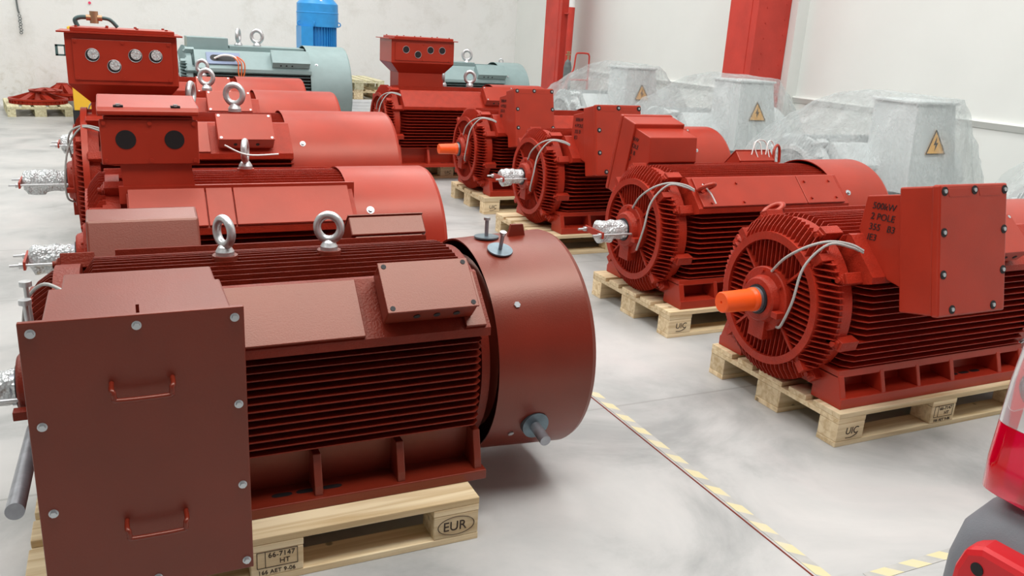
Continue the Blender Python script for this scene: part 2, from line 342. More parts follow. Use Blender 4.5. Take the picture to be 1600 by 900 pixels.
def frame_mesh(h, L, s, mat, lo=-0.195, px1=-0.04, pst=0.045):
    m = MB(); t = 0.0035
    m.lathe([(0.0, 1e-5), (0.0, 0.275*s), (L, 0.275*s), (L, 1e-5)], (0, 0, h), seg=48)
    k = -7
    while k <= 7:                                            # vertical fins on top and below
        y = k*0.0275*s; zt = (0.345-1.0*(k*0.0275)**2)*s
        zi = math.sqrt(max(0.26**2-(k*0.0275)**2, 0))*s
        m.prism([(0.01, h+zi), (0.02, h+zt-0.05*s), (0.055, h+zt), (L-0.03, h+zt), (L-0.005, h+zi+0.02)], y-t/2, y+t/2, 'y')
        zb = min(0.30*s, h-0.045)
        if zb > zi: m.prism([(0.02, h-zi), (0.03, h-zb), (L-0.03, h-zb), (L-0.02, h-zi)], y-t/2, y+t/2, 'y')
        k += 1
    nf = 14
    for i in range(nf):                                      # horizontal fins at both sides
        zz = (lo+i*((0.158-lo)/(nf-1)))*s
        yo = (0.360-0.55*max(0, -zz/s-0.10)**1.5)*s
        yi = 0.21*s
        for sg in (-1, 1):
            st = 0.03 if i > 4 else 0.0
            m.prism([(0.015, sg*yi), (0.03+st, sg*(yo-0.03*s)), (0.06+st, sg*yo), (L-0.05, sg*yo), (L-0.03, sg*(yo-0.02)), (L-0.02, sg*yi)], h+zz-t/2, h+zz+t/2, 'z')
    if True:
        for sg in (-1, 1):                                   # solid sloping shoulder pads
            pl = [(sg*0.20*s, h+0.20*s), (sg*0.225*s, h+0.322*s), (sg*0.24*s, h+0.320*s), (sg*0.378*s, h+0.186*s), (sg*0.378*s, h+0.160*s), (sg*0.25*s, h+0.12*s)]
            m.prism(pl, pst, L+px1, 'x')
    for x0, x1 in ((-0.03, 0.022), (L-0.022, L+0.005)):       # spigot rings
        m.lathe([(x0, 0.2*s), (x0, 0.334*s), (x1, 0.334*s), (x1, 0.2*s)], (0, 0, h), seg=56)
    return m
def shield_mesh(h, s, R=None):
    m = MB(); t = 0.003
    m.lathe([(-0.03, 0.28*s), (-0.055, 0.275*s), (-0.055, 0.125*s), (-0.118, 0.125*s), (-0.118, 1e-5)], (0, 0, h), seg=56)
    m.lathe([(-0.03, 0.333*s), (-0.042, 0.333*s), (-0.042, 0.27*s)], (0, 0, h), seg=56)
    m.lathe([(-0.04, 0.277*s), (-0.106, 0.277*s), (-0.106, 0.245*s), (-0.05, 0.245*s)], (0, 0, h), seg=64)
    def seg(c, r): return math.sqrt(max(r*r-c*c, 0))
    n = 9; p = 0.0235*s
    for k in range(-n, n+1):
        c = k*p
        for sg in (-1, 1):
            o2 = seg(c, min(0.345*s, h-0.004)); o1 = seg(c, 0.277*s); i2 = seg(c, 0.246*s); i1 = seg(c, 0.128*s)
            if abs(c) < 0.235*s:
                poly = [(-0.03, sg*o1), (-0.098, sg*o1), (-0.088, sg*(o1+(o2-o1)*0.35)), (-0.052, sg*o2), (-0.03, sg*o2)]
                m.prism([(a, h+b) for a, b in poly], c-t/2, c+t/2, 'y')
                if not (sg < 0 and False): m.prism(poly, h+c-t/2, h+c+t/2, 'z')
            if abs(c) < 0.165*s:
                i1 = max(i1, abs(c)+0.004)
                if i2-i1 > 0.01:
                    poly = [(-0.05, sg*i1), (-0.09, sg*i1), (-0.096, sg*i2), (-0.05, sg*i2)]
                    m.prism([(a, h+b) for a, b in poly], c-t/2, c+t/2, 'y'); m.prism(poly, h+c-t/2, h+c+t/2, 'z')
    for a in (45, 135, 225, 315):
        T = Matrix.Translation((0, 0, h)) @ Matrix.Rotation(math.radians(a), 4, 'X')
        m.box(-0.098, -0.05, 0.12*s, 0.248*s, -0.005, 0.005, T)
        m.box(-0.09, -0.03, 0.27*s, 0.335*s, -0.016, 0.016, T)
    return m
def bearing_mesh(h, s):
    m = MB()
    m.lathe([(-0.11, 1e-5), (-0.11, 0.135*s), (-0.122, 0.135*s), (-0.126, 0.13*s), (-0.126, 0.10*s), (-0.150, 0.092*s), (-0.156, 0.085*s), (-0.156, 0.062*s), (-0.145, 0.058*s)], (0, 0, h), seg=56)
    m.prism([(-0.045*s, h-0.05), (0.045*s, h-0.05), (0.045*s, h-0.168*s), (-0.045*s, h-0.168*s)], -0.14, -0.08, 'x')
    m.box(-0.165, -0.115, -0.135*s, -0.10*s, h-0.045, h-0.02)
    for a in range(20, 380, 60):
        hexbolt(m, -0.125, 0.118*s*math.cos(math.radians(a)), h+0.118*s*math.sin(math.radians(a)), (-1, 0, 0), 0.008, 0.01)
    return m
def lugs(par, h, s, mat, angs=(118, 152, 195, 228, 62, 28, -15, -48)):
    for a in angs:
        T = Matrix.Translation((0, 0, h)) @ Matrix.Rotation(math.radians(a), 4, 'X')
        m = MB(); m.box(-0.035, 0.055, 0.325*s, 0.372*s, -0.022, 0.022, T); m.box(-0.042, -0.03, 0.30*s, 0.36*s, -0.018, 0.018, T)
        p = T @ Vector((-0.042, 0.343*s, 0)); hexbolt(m, *p, (-1, 0, 0), 0.012, 0.014)
        m.build('clamp_lug', mat, par, bevel=0.003)
def base(par, h, L, s, mat, kind):
    m = MB(); Y = 0.38*s if s > 1.02 else 0.38
    top = h-0.205*s if kind == 'pocket' else h-0.165*s
    if kind == 'pocket':
        for sg in (-1, 1):
            P = lambda y, z: (sg*y, z)
            m.box(-0.0, L-0.02, min(sg*0.22, sg*Y), max(sg*0.22, sg*Y), 0, 0.045)
            m.prism([P(0.20, top-0.03), P(0.345, top-0.03), P(0.34, top), P(0.20, top)], 0, L-0.02, 'x')
            m.prism([P(0.24, 0.04), P(0.27, 0.04), P(0.255, top-0.02), P(0.22, top-0.02)], 0.01, L-0.03, 'x')
            for x0, x1 in ((0.0, 0.03), (0.225, 0.248), (0.43, 0.45), (0.63, 0.655), (0.93, 0.955), (L-0.045, L-0.02)):
                m.prism([P(0.22, 0.04), P(Y-0.005, 0.04), P(0.345, top-0.02), P(0.22, top-0.02)], x0, x1, 'x')
            m.mat('dark') if False else None
    else:
        for sg in (-1, 1):
            P = lambda y, z: (sg*y, z)
            m.box(0.0, L-0.01, min(sg*0.20, sg*Y), max(sg*0.20, sg*Y), 0, 0.032)
            m.prism([P(0.25, 0.03), P(0.275, 0.03), P(0.29, top+0.01), P(0.24, top+0.01)], 0.0, L-0.02, 'x')
            for x in (0.015, L*0.27, L*0.52, L*0.74, L-0.045):
                m.prism([P(0.26, 0.03), P(Y-0.015, 0.03), P(Y-0.02, 0.06), P(0.335, top-0.005), P(0.25, top-0.005)], x, x+0.024, 'x')
    m.prism([(-0.22, 0.03), (0.22, 0.03), (0.26, top), (-0.26, top)], 0.03, 0.06, 'x')
    m.prism([(-0.22, 0.03), (0.22, 0.03), (0.26, top), (-0.26, top)], L-0.08, L-0.05, 'x')
    b = m.build('base_frame', mat, par, bevel=0.003)
    xs = (0.50, 0.57, 0.645) if kind != 'pocket' else (0.70, 0.77, 0.84)
    zt = 0.0325 if kind != 'pocket' else 0.0455
    for x in xs:
        for sg in (-1, 1):
            sl = MB(); sl.add([(x+0.018*math.cos(a)+(0.012 if math.cos(a) > 0 else -0.012), sg*(0.325+0.011*math.sin(a)), zt) for a in [2*PI*i/16 for i in range(16)]], [tuple(range(16))]); sl.build('mounting_slot', 'black', b)
    return b
def cable(par, pts, r=0.0055, mat='cable', name='sensor_cable'):
    m = MB(); m.tube(pts, r); return m.build(name, mat, par)
def shaft_parts(par, h, s, kind, mat, tip=-0.34):
    m = MB(); m.lathe([(-0.12, 0.052*s), (-0.175, 0.052*s), (-0.175, 1e-5)], (0, 0, h), seg=32); m.build('shaft', 'pin', par)
    m = MB(); m.lathe([(-0.146, 0.061*s), (-0.162, 0.061*s), (-0.162, 0.052*s)], (0, 0, h), seg=32); m.build('shaft_seal', 'seal', par)
    m = MB()
    if kind == 'orange':
        m.lathe([(-0.165, 0.050), (-0.185, 0.050), (-0.20, 0.046), (tip+0.004, 0.043), (tip, 0.039), (tip, 0.006), (tip+0.01, 0.004), (tip+0.01, 1e-5)], (0, 0, h), seg=36)
        m.build('shaft_cap', 'orange', par, label='bright orange plastic shaft cap')
    elif kind == 'wrap':
        rng = random.Random(int(h*1000)+int(s*77)+len(bpy.data.objects))
        N = 22; SG = 40; vs = []; fs = []
        x0, x1 = -0.15, tip+0.01
        for i in range(N+1):
            t = i/N; x = x0+(x1-x0)*t
            base_r = 0.053*s*(1 if t < 0.93 else 1-(t-0.93)*4)
            for j in range(SG):
                a = 2*PI*j/SG
                q = noise.noise(Vector((x*30+h*9+par.location.y*5, math.cos(a)*1.6, math.sin(a)*1.6)))
                rr = base_r+0.010*q+(0.012 if (math.sin(a) < -0.7 and 0.5 < t < 0.95) else 0)
                vs.append((x, rr*math.cos(a), h+rr*math.sin(a)))
        for i in range(N):
            for j in range(SG): fs.append((i*SG+j, i*SG+(j+1) % SG, (i+1)*SG+(j+1) % SG, (i+1)*SG+j))
        m.add(vs, fs, True); m.add(vs[-SG:], [tuple(range(SG))]); m.build('shaft_wrapping', 'wrap', par, label='silvery bubble wrap around the shaft')
        c = MB(); c.box(tip-0.006, tip+0.003, -0.10*s, 0.09*s, h-0.022, h+0.012)
        cl = c.build('shaft_clamp', mat, par)
        c = MB(); c.cyl((tip-0.055, -0.082*s, h-0.006), (-0.13, -0.082*s, h-0.006), 0.006); c.cyl((tip-0.022, -0.082*s, h-0.006), (tip-0.006, -0.082*s, h-0.006), 0.013, 6)
        c.build('threaded_rod', 'steel', cl)
        c = MB(); c.cyl((tip-0.055, 0.075*s, h-0.006), (-0.13, 0.075*s, h-0.006), 0.006); c.cyl((tip-0.022, 0.075*s, h-0.006), (tip-0.006, 0.075*s, h-0.006), 0.013, 6)
        c.build('threaded_rod', 'steel', cl)
def cowl(par, h, L, R, ln, mat, zoff=0.0, R2=None, tab=False, cx0=-0.045):
    R2 = R2 or R; x0 = L+cx0; ln = ln+0.02-cx0; x1 = x0+ln; m = MB(); c = (0, 0, h+zoff)
    m.lathe([(x0+0.002, R-0.006), (x0, R), (x1-0.02, R2), (x1-0.005, R2-0.006), (x1, R2-0.02), (x1, R2*0.55), (x1-0.004, 1e-5)], c, seg=96)
    m.lathe([(x0+0.002, R-0.006), (x1-0.01, R2-0.006)], c, seg=96)
    o = m.build('fan_cowl', mat, par)
    g = MB()
    for i in range(5):
        g.lathe([(x1+0.001, R2*(0.15+0.08*i)), (x1+0.001, R2*(0.15+0.08*i)+0.008)], c, seg=48)
    g.build('air_inlet', 'black', o, label='black ring slots at the rear')
    f = MB(); f.lathe([(L+0.012, 0.26), (L+0.05, 0.30), (L+0.05, 0.1), (L+0.12, 0.1), (L+0.12, 1e-5)], (0, 0, h), seg=40)
    f.build('fan_hub', mat, par)
    for a in (-38, 215, 38, 142):
        b = MB(); a = math.radians(a); p = Vector((0, math.cos(a), math.sin(a)))
        q = Vector((x0+0.08, 0, h+zoff))+p*(R-0.002); b.cyl(q, q+p*0.003, 0.017, 18); b.cyl(q, q+p*0.011, 0.0105, 6)
        b.build('cowl_screw', 'chrome', o)
    if tab:
        t = MB(); T = Matrix.Translation((x0+0.20, 0, h+zoff+R-0.004))
        pl = [(-0.035, 0), (0.035, 0), (0.022, 0.055), (-0.022, 0.055)]
        t.prism(pl, -0.006, 0.006, 'y', T); t.mat('steel'); t.torus((x0+0.20, 0, h+zoff+R+0.028), 0.016, 0.004); t.mats = [mat, 'steel']
        t.mi = [0]*6+[1]*(len(t.f)-6)
        t.build('lifting_tab', mat, o)
    return o
def lid_bolts(par, pts, T, d, recess=True):
    for p in pts:
        m = MB(); q = T @ Vector(p); dd = (T.to_3x3() @ Vector(d))
        if recess: m.mat('black'); m.cyl(q, q+dd*0.0015, 0.016, 20)
        m.mat('chrome'); m.cyl(q+dd*0.001, q+dd*0.006, 0.0075, 12); m.build('lid_bolt', None, par)
def side_box(par, h, sg, mat, writing=None, x=0.10, s=1.0, wcol='ink', matl=None):
    """cast terminal box on the sloping shoulder; sg -1 = camera side, +1 = other side"""
    tilt = math.radians(12.4); matl = matl or mat
    # box frame: u along x, v along the lid upwards, w inwards
    o = Vector((x, sg*0.64, h+0.112)); S = Matrix.Identity(4)
    vy, vz = -sg*math.sin(tilt), math.cos(tilt); wy, wz = -sg*math.cos(tilt), -math.sin(tilt)
    T = Matrix(((1, 0, 0, o.x), (0, wy, vy, o.y), (0, wz, vz, o.z), (0, 0, 0, 1)))
    bx = MB(); bx.box(0.0, 0.352, 0.03, 0.17, 0.0, 0.465, T)
    b = bx.build('terminal_box', mat, par, bevel=0.006)
    lm = MB(); ch = 0.035
    lm.box(-0.004, 0.356, 0.0, 0.032, -0.004, 0.469, T)
    l = lm.build('box_lid', matl, b, bevel=0.008)
    # sloping beads along the upper lid edge
    bm = MB()
    for u0, u1 in ((0.035, 0.155), (0.195, 0.32)):
        bm.loft([T @ Vector(p) for p in ((u0, -0.001, 0.455), (u1, -0.001, 0.455), (u1, -0.001, 0.425), (u0+0.01, -0.001, 0.425))],
                [T @ Vector(p) for p in ((u0, 0.012, 0.466), (u1, 0.012, 0.466), (u1, 0.0, 0.425), (u0+0.01, 0.0, 0.425))])
    bm.build('lid_bead', matl, l)
    lid_bolts(l, [(0.022, 0, 0.445), (0.176, 0, 0.447), (0.338, 0, 0.445), (0.022, 0, 0.30), (0.022, 0, 0.15), (0.34, 0, 0.30), (0.34, 0, 0.15), (0.07, 0, 0.022), (0.29, 0, 0.022)], T, (0, -1, 0))
    # neck
    n = MB(); P = lambda a, z: (sg*a, h+z)
    n.prism([P(0.49, 0.528), P(0.225, 0.470), P(0.212, 0.33), P(0.27, 0.285), P(0.385, 0.175), P(0.47, 0.16)], x+0.012, x+0.34, 'x')
    nk = n.build('box_neck', mat, par, bevel=0.004)
    if writing:
        for k, ln in enumerate(writing):
            W = Matrix.Translation((x+0.0105, sg*0.258 if sg < 0 else sg*0.45, h+(0.428 if sg < 0 else 0.44)-0.041*k)) @ Matrix.Rotation(math.radians(-4 if sg < 0 else 8), 4, 'X') @ FACE_X
            text('handwriting', ln, 0.036, W, wcol, nk, sx=1.0, shear=0.15)
    return b
def small_box(par, h, x, mat, s=1.0, sg=-1, w=0.28, screws='black', v0=-0.083, v1=0.093, dep=0.085):
    """junction box on the sloping shoulder"""
    ang = math.radians(44); cy, cz = sg*0.31*s, h+0.255*s
    ny, nz = sg*math.sin(ang), math.cos(ang); vy, vz = -sg*math.cos(ang)*1, math.sin(ang)
    T = Matrix(((1, 0, 0, x), (0, vy, ny, cy), (0, vz, nz, cz), (0, 0, 0, 1)))
    m = MB(); m.box(0.012, w-0.012, v0+0.008, v1-0.008, -0.01, 0.012, T); m.box(0, w, v0, v1, 0.01, dep, T)
    b = m.build('junction_box', mat, par, bevel=0.004)
    l = MB(); l.box(-0.002, w+0.002, v0-0.003, v1+0.003, dep+0.001, dep+0.007, T); ld = l.build('box_lid', mat, b, bevel=0.002)
    for u in (0.014, w-0.014):
        for v in (v0+0.011, v1-0.011):
            q = MB(); q.mat(screws); a = T @ Vector((u, v, dep+0.007)); d = T.to_3x3() @ Vector((0, 0, 1)); q.cyl(a, a+d*0.0015, 0.0075, 14); q.build('lid_screw', None, ld)
    for u in (0.09, 0.15, 0.21):
        if u < w-0.03:
            g = MB(); a = T @ Vector((u, v0-0.0005, 0.045)); d = T.to_3x3() @ Vector((0, -1, 0)); g.cyl(a, a+d*0.002, 0.010, 12); g.build('cable_port', 'black', b)
    return b
def motor(name, label, x0, y, h=0.355, L=1.1, s=1.0, mat='red', rough='red_rough', kind='pocket', shaft='wrap', group=None,
          cowlR=0.368, cowlL=0.34, cowlR2=None, zoff=0.0, eyes=(), cables=True, z0=0.144, tab=False, tip=-0.34, flange=0.0, cat='motor', lo=-0.195, cx0=-0.045, pst=0.045, labs=(118, 152, 195, 228, 62, 28, -15, -48)):
    r = empty(name, (x0, y, z0), label, cat, group)
    fr = frame_mesh(h, L, s, mat, lo, -0.04 if cx0 < 0 else -0.02, pst).build('finned_housing', rough, r)
    shield_mesh(h, s).build('end_shield', rough, r)
    bearing_mesh(h, s).build('bearing_cover', rough, r, bevel=0.002)
    if flange:
        m = MB(); m.lathe([(-0.03, 0.25*s), (-0.03, flange), (-0.062, flange), (-0.062, 0.335*s), (-0.045, 0.335*s)], (0, 0, h), seg=72); m.build('mounting_flange', mat, r)
    lugs(r, h, s, rough, labs)
    base(r, h, L, s, mat, kind)
    shaft_parts(r, h, s, shaft, mat, tip)
    c = cowl(r, h, L, cowlR, cowlL, mat, zoff, cowlR2, tab, cx0)
    for e in eyes:
        b = MB(); b.cyl((e[0], e[1], h+0.27*s), (e[0], e[1], h+0.352*s), 0.045, 24, r2=0.036); b.build('eyebolt_boss', mat, r)
        eyebolt(r, e[0], e[1], h+0.352*s, e[2], e[3])
    if cables:
        cable(r, [(-0.128, -0.03, h+0.125*s), (-0.135, -0.10, h+0.20*s), (-0.11, -0.18, h+0.265*s), (-0.05, -0.23, h+0.295*s), (0.02, -0.27, h+0.29*s), (0.06, -0.30, h+0.27*s)])
        cable(r, [(-0.128, -0.105, h-0.09*s), (-0.16, -0.16, h-0.06*s), (-0.16, -0.20, h+0.05*s), (-0.13, -0.20, h+0.19*s), (-0.06, -0.235, h+0.285*s), (0.02, -0.275, h+0.28*s), (0.06, -0.30, h+0.262*s)])
    return r
def cover_plate(par, h, x, w, mat, s=1.0, sg=-1, bolts=()):
    ang = math.radians(44); cy, cz = sg*0.309*s, h+0.253*s
    ny, nz = sg*math.sin(ang), math.cos(ang); vy, vz = -sg*math.cos(ang), math.sin(ang)
    T = Matrix(((1, 0, 0, x), (0, vy, ny, cy), (0, vz, nz, cz), (0, 0, 0, 1)))
    m = MB(); m.box(0, w, -0.092*s, 0.09*s, 0.0, 0.012, T); p = m.build('cover_plate', mat, par, bevel=0.002)
    for u, v in bolts:
        q = MB(); a = T @ Vector((u, v, 0.012)); d = T.to_3x3() @ Vector((0, 0, 1)); q.cyl(a, a+d*0.008, 0.0075, 10); q.build('plate_bolt', mat, p)
    return p

# ---- pallets
def block_label(m): pass
def build_pallet(label, x, y, rz=0, wood='wood', z=0.0, group=None, nm='pallet'):
    r = empty(nm, (x, y, z), label, 'pallet', group, rz)
    for y0, w_ in ((0, .145), (.186, .1), (.3275, .145), (.514, .1), (.655, .145)):
        m = MB(); m.box(0, 1.2, y0, y0+w_, .122, .144); m.build('deck_board', wood, r, bevel=0.002)
    for x0 in (0, .5275, 1.055):
        m = MB(); m.box(x0, x0+.145, 0, .8, .100, .1215); m.build('cross_board', wood, r, bevel=0.002)
    bl = {}
    for i, x0 in enumerate((0, .5275, 1.055)):
        for j, (y0, w_) in enumerate(((0, .1), (.3275, .145), (.7, .1))):
            m = MB(); m.box(x0+.001, x0+.144, y0, y0+w_, .0225, .0995); bl[i, j] = m.build('block', wood, r, bevel=0.003)
    for y0, w_ in ((0, .1), (.3275, .145), (.7, .1)):
        m = MB(); m.box(0, 1.2, y0, y0+w_, 0.0, .022); m.build('bottom_board', wood, r, bevel=0.002)
    return r, bl
def stamp(bl, key, kind):
    x0 = (0, .5275, 1.055)[key[0]]
    b = bl[key]
    def W(x, z): return Matrix.Translation((x0+x, -0.0006, z)) @ FACE_Y
    if kind == 'EUR':
        text('brand_stamp', 'EUR', 0.044, W(0.030, 0.046), 'burn', b, sx=0.95)
        m = MB(); T = Matrix.Translation((x0+0.0725, -0.0006, 0.061)); m.torus((0, 0, 0), 0.058, 0.0013, T, seg=48, rs=6, stretch=0.52); m.build('brand_stamp', 'burn', b)
    elif kind == 'UIC':
        text('brand_stamp', 'UIC', 0.042, W(0.045, 0.05), 'burn', b, sx=1.0, shear=0.1)
        m = MB(); m.tube([(x0+0.05, -0.001, 0.035), (x0+0.08, -0.001, 0.035), (x0+0.11, -0.001, 0.048)], 0.0014, 6); m.build('brand_stamp', 'burn', b)
    else:
        text('brand_stamp', '66-7147', 0.022, W(0.048, 0.078), 'burn', b); text('brand_stamp', 'HT', 0.022, W(0.078, 0.056), 'burn', b)
        text('brand_stamp', '166 AET 9-06', 0.018, W(0.02, 0.028), 'burn', b)
        m = MB()
        for a, c_, z1, z2 in ((0.018, 0.128, 0.0985, 0.097), (0.018, 0.128, 0.049, 0.0475)): m.box(x0+a, x0+c_, -0.0012, 0.0, z2, z1)
        for a in (0.018, 0.040, 0.127): m.box(x0+a, x0+a+0.0015, -0.0012, 0.0, 0.0475, 0.0985)
        m.build('brand_stamp', 'burn', b)
p, bl = build_pallet('wooden pallet stamped EUR under the nearest brown-red motor', 0.909-1.2, 2.036); stamp(bl, (2, 0), 'EUR'); stamp(bl, (1, 0), 'HT')
p, bl = build_pallet('wooden pallet with UIC corner under the orange-capped motor beside the car lamp', 2.469, 2.129); stamp(bl, (0, 0), 'UIC'); stamp(bl, (1, 0), 'HT')
p, bl = build_pallet('wooden pallet with UIC corner under the second motor of the right row', 2.54, 3.376); stamp(bl, (0, 0), 'UIC')
p, bl = build_pallet('wooden pallet under the third motor of the right row, mostly hidden', 2.62, 5.04); stamp(bl, (0, 0), 'UIC')
p, bl = build_pallet('wooden pallet with UIC corner under the small orange-capped motor further back', 2.763, 6.409); stamp(bl, (0, 0), 'UIC')
p, bl = build_pallet('wooden pallet under the far right-row motor with the four-hole funnel box', 2.475, 8.156); stamp(bl, (1, 0), 'UIC')
build_pallet('wooden pallet hidden under the motor with the two-hole box', -0.28, 3.37)
build_pallet('wooden pallet hidden under the left motor with the four-hole funnel box', -0.10, 4.93)
build_pallet('wooden pallet hidden under the fourth motor of the left row', -0.10, 6.38)
build_pallet('wooden pallet hidden under the fifth motor of the left row', -0.04, 7.85)

# ------------------------------------------------------------ left row
# L1: nearest motor
MX, MY, MH = -0.15, 2.51, 0.322
L1 = motor('electric_motor', 'large brown-red electric motor nearest the camera, with big bolted box and fan cowl', MX, MY, MH, 1.13, 1.0, 'brown', 'brown_rough',
           'gusset', 'wrap', cowlR=0.362, cowlR2=0.380, cowlL=0.345, zoff=-0.010, eyes=((0.405, -0.01, 0.92, math.radians(-62)), (0.712, -0.01, 0.92, math.radians(-24))), tab=True, cables=False,
           lo=-0.14, cx0=0.025, pst=0.11, labs=(152, 195, 228, 62, 28, -15, -48))
def loc(x, y, z): return (x-MX, y-MY, z-0.144)
# near terminal box
def lbox(x0, x1, y0, y1, z0, z1):
    a = loc(x0, y0, z0); b = loc(x1, y1, z1); return a[0], b[0], a[1], b[1], a[2], b[2]
m = MB(); m.box(*lbox(-0.165, 0.186, 1.634, 1.965, 0.40, 0.905)); m.box(*lbox(-0.142, 0.178, 1.965, 2.10, 0.42, 0.899))
P = [loc(0, a, b)[1:] for a, b in ((2.09, 0.899), (2.24, 0.80), (2.14, 0.66), (2.09, 0.50))]
m.prism(P, -0.142-MX, 0.178-MX, 'x')
tb = m.build('terminal_box', 'brown', L1, bevel=0.004)
m = MB(); m.box(*lbox(-0.192, 0.196, 1.620, 1.632, 0.352, 0.948)); lid = m.build('box_lid', 'brown', tb, bevel=0.002)
for bx, bz in ((-0.172, 0.927), (0.002, 0.927), (0.178, 0.927), (-0.170, 0.743), (0.179, 0.741), (-0.168, 0.560), (0.180, 0.557), (0.182, 0.373), (0.006, 0.373), (-0.168, 0.373)):
    m = MB(); a = Vector(loc(bx, 1.620, bz)); m.cyl(a, a+Vector((0, -0.002, 0)), 0.0088, 18); m.cyl(a, a+Vector((0, -0.008, 0)), 0.0062, 6); m.build('lid_bolt', 'chrome', lid)
for za, xa, xb in ((0.815, -0.049, 0.058), (0.518, -0.043, 0.067)):
    m = MB(); m.tube([loc(xa, 1.620, za), loc(xa, 1.592, za-0.002), loc(xa+0.003, 1.586, za-0.006), loc(xa+0.004, 1.585, za-0.016), loc(xa+0.012, 1.585, za-0.022),
                      loc(xb-0.012, 1.585, za-0.022), loc(xb-0.004, 1.585, za-0.016), loc(xb-0.003, 1.586, za-0.006), loc(xb, 1.592, za-0.002), loc(xb, 1.620, za)], 0.005, 10)
    m.build('handle', 'brown', lid)
m = MB(); m.box(*lbox(0.003, 0.009, 1.66, 1.72, 0.905, 0.955)); m.build('lifting_tab', 'brown', tb)
# junction boxes, far side hood
small_box(L1, MH, 0.785, 'brown', w=0.268, v0=-0.062, v1=0.094, dep=0.075)
cover_plate(L1, MH, 0.37, 0.36, 'brown')
cover_plate(L1, MH, 1.03, 0.065, 'brown')
b = small_box(L1, MH, 0.85, 'brown', sg=1, w=0.27)
m = MB()
A = [loc(x_, y_, z_) for x_, y_, z_ in ((-0.12, 2.80, 0.70), (-0.12, 2.895, 0.845), (-0.12, 3.00, 0.862), (-0.12, 3.22, 0.72), (-0.12, 3.10, 0.55), (-0.12, 2.86, 0.62))]
B = [(a[0]+0.337, a[1], a[2]) for a in A]; m.loft(A, B); m.build('terminal_box', 'brown', L1, bevel=0.008)
# lifting pins and washers
m = MB(); m.mat('pin'); m.cyl(loc(1.152, 2.21, 0.287), loc(1.148, 2.085, 0.268), 0.018, 20); m.mat('washer'); m.cyl(loc(1.152, 2.185, 0.286), loc(1.152, 2.165, 0.283), 0.046, 28); m.build('lifting_pin', None, L1)
m = MB(); m.mat('pin'); m.cyl(loc(-0.26, 2.30, 0.425), loc(-0.258, 1.81, 0.47), 0.019, 24); m.build('lifting_bar', None, L1)
for yy in (2.405, 2.52):
    m = MB(); d = Vector((0, (yy-2.51)/0.367, math.sqrt(1-((yy-2.51)/0.367)**2))); c0 = Vector(loc(1.10, 2.51, 0.457))+d*0.368
    m.mat('washer'); m.cyl(c0, c0+d*0.005, 0.042, 32); m.mat('pin'); m.cyl(c0, c0+d*0.062, 0.0065, 12); m.mat('chrome'); m.cyl(c0+d*0.060, c0+d*0.069, 0.011, 12); m.build('cowl_stud', None, L1)
m = MB(); m.mat('steel')
for yy, zz in ((2.14, 0.82), (2.19, 0.85)):
    m.cyl(loc(-0.225, yy, zz-0.14), loc(-0.23, yy, zz), 0.006, 12); m.cyl(loc(-0.23, yy, zz), loc(-0.23, yy, zz+0.012), 0.014, 12)
m.build('guide_stud', None, L1)
m = MB(); m.tube([loc(-0.14, 2.25, 0.80), loc(-0.20, 2.30, 0.82), loc(-0.25, 2.36, 0.76), loc(-0.27, 2.40, 0.66)], 0.0045); m.build('sensor_cable', 'cable', L1)

# L2 : two-hole box
L2X, L2Y, L2H = -0.04, 3.77, 0.36
L2 = motor('electric_motor', 'red motor with a two-hole terminal box, second in the left row', L2X, L2Y, L2H, 0.97, 1.0, 'red', 'red_rough', 'gusset', 'wrap',
           cowlR=0.364, zoff=-0.008, cowlL=0.36, eyes=((0.53, 0.03, 1.0, math.radians(75)),), cables=False, lo=-0.155)
def l2(x, y, z): return (x-L2X, y-L2Y, z-0.144)
def b2(x0, x1, y0, y1, z0, z1): a = l2(x0, y0, z0); b = l2(x1, y1, z1); return a[0], b[0], a[1], b[1], a[2], b[2]
m = MB(); m.box(*b2(-0.055, 0.262, 3.515, 3.80, 0.935, 1.105)); tb = m.build('terminal_box', 'red', L2, bevel=0.004)
m = MB(); m.prism([l2(a, 0, b)[0::2] for a, b in ((-0.01, 0.94), (0.245, 0.94), (0.262, 0.80), (0.0, 0.80))], 3.52-L2Y, 3.78-L2Y, 'y'); m.build('box_neck', 'red', L2)
m = MB(); m.prism([l2(0, a, b)[1:] for a, b in ((3.485, 1.112), (3.485, 1.128), (3.50, 1.142), (3.74, 1.168), (3.83, 1.150), (3.83, 1.112))], -0.075-L2X, 0.283-L2X, 'x'); ld = m.build('box_lid', 'red', tb, bevel=0.005)
for xx in (0.0, 0.2):
    m = MB(); m.mat('black'); m.box(*b2(xx-0.017, xx+0.017, 3.498, 3.53, 1.138, 1.148)); m.mat('chrome'); m.cyl(l2(xx, 3.505, 1.146), l2(xx, 3.505, 1.154), 0.009, 8); m.build('lid_bolt', None, ld)
m = MB(); m.box(*b2(-0.07, 0.278, 3.503, 3.515, 0.925, 1.095)); fp = m.build('gland_plate', 'red', tb, bevel=0.004)
for xx in (0.018, 0.19):
    m = MB(); m.cyl(l2(xx, 3.504, 1.02), l2(xx, 3.5015, 1.02), 0.036, 36); m.build('cable_hole', 'black', fp, label='black round cable hole')
for xx, zz in ((-0.055, 1.082), (0.104, 1.082), (0.262, 1.082), (-0.055, 0.94), (0.104, 0.94), (0.262, 0.94)):
    m = MB(); m.cyl(l2(xx, 3.503, zz), l2(xx, 3.497, zz), 0.008, 10); m.build('plate_bolt', 'red', fp)
m = MB(); m.box(*b2(-0.02, 0.90, 3.515, 3.535, 0.77, 0.838)); m.build('edge_rail', 'red', L2)
cover_plate(L2, L2H, 0.05, 0.28, 'red'); cover_plate(L2, L2H, 0.335, 0.10, 'red'); cover_plate(L2, L2H, 0.44, 0.47, 'red')
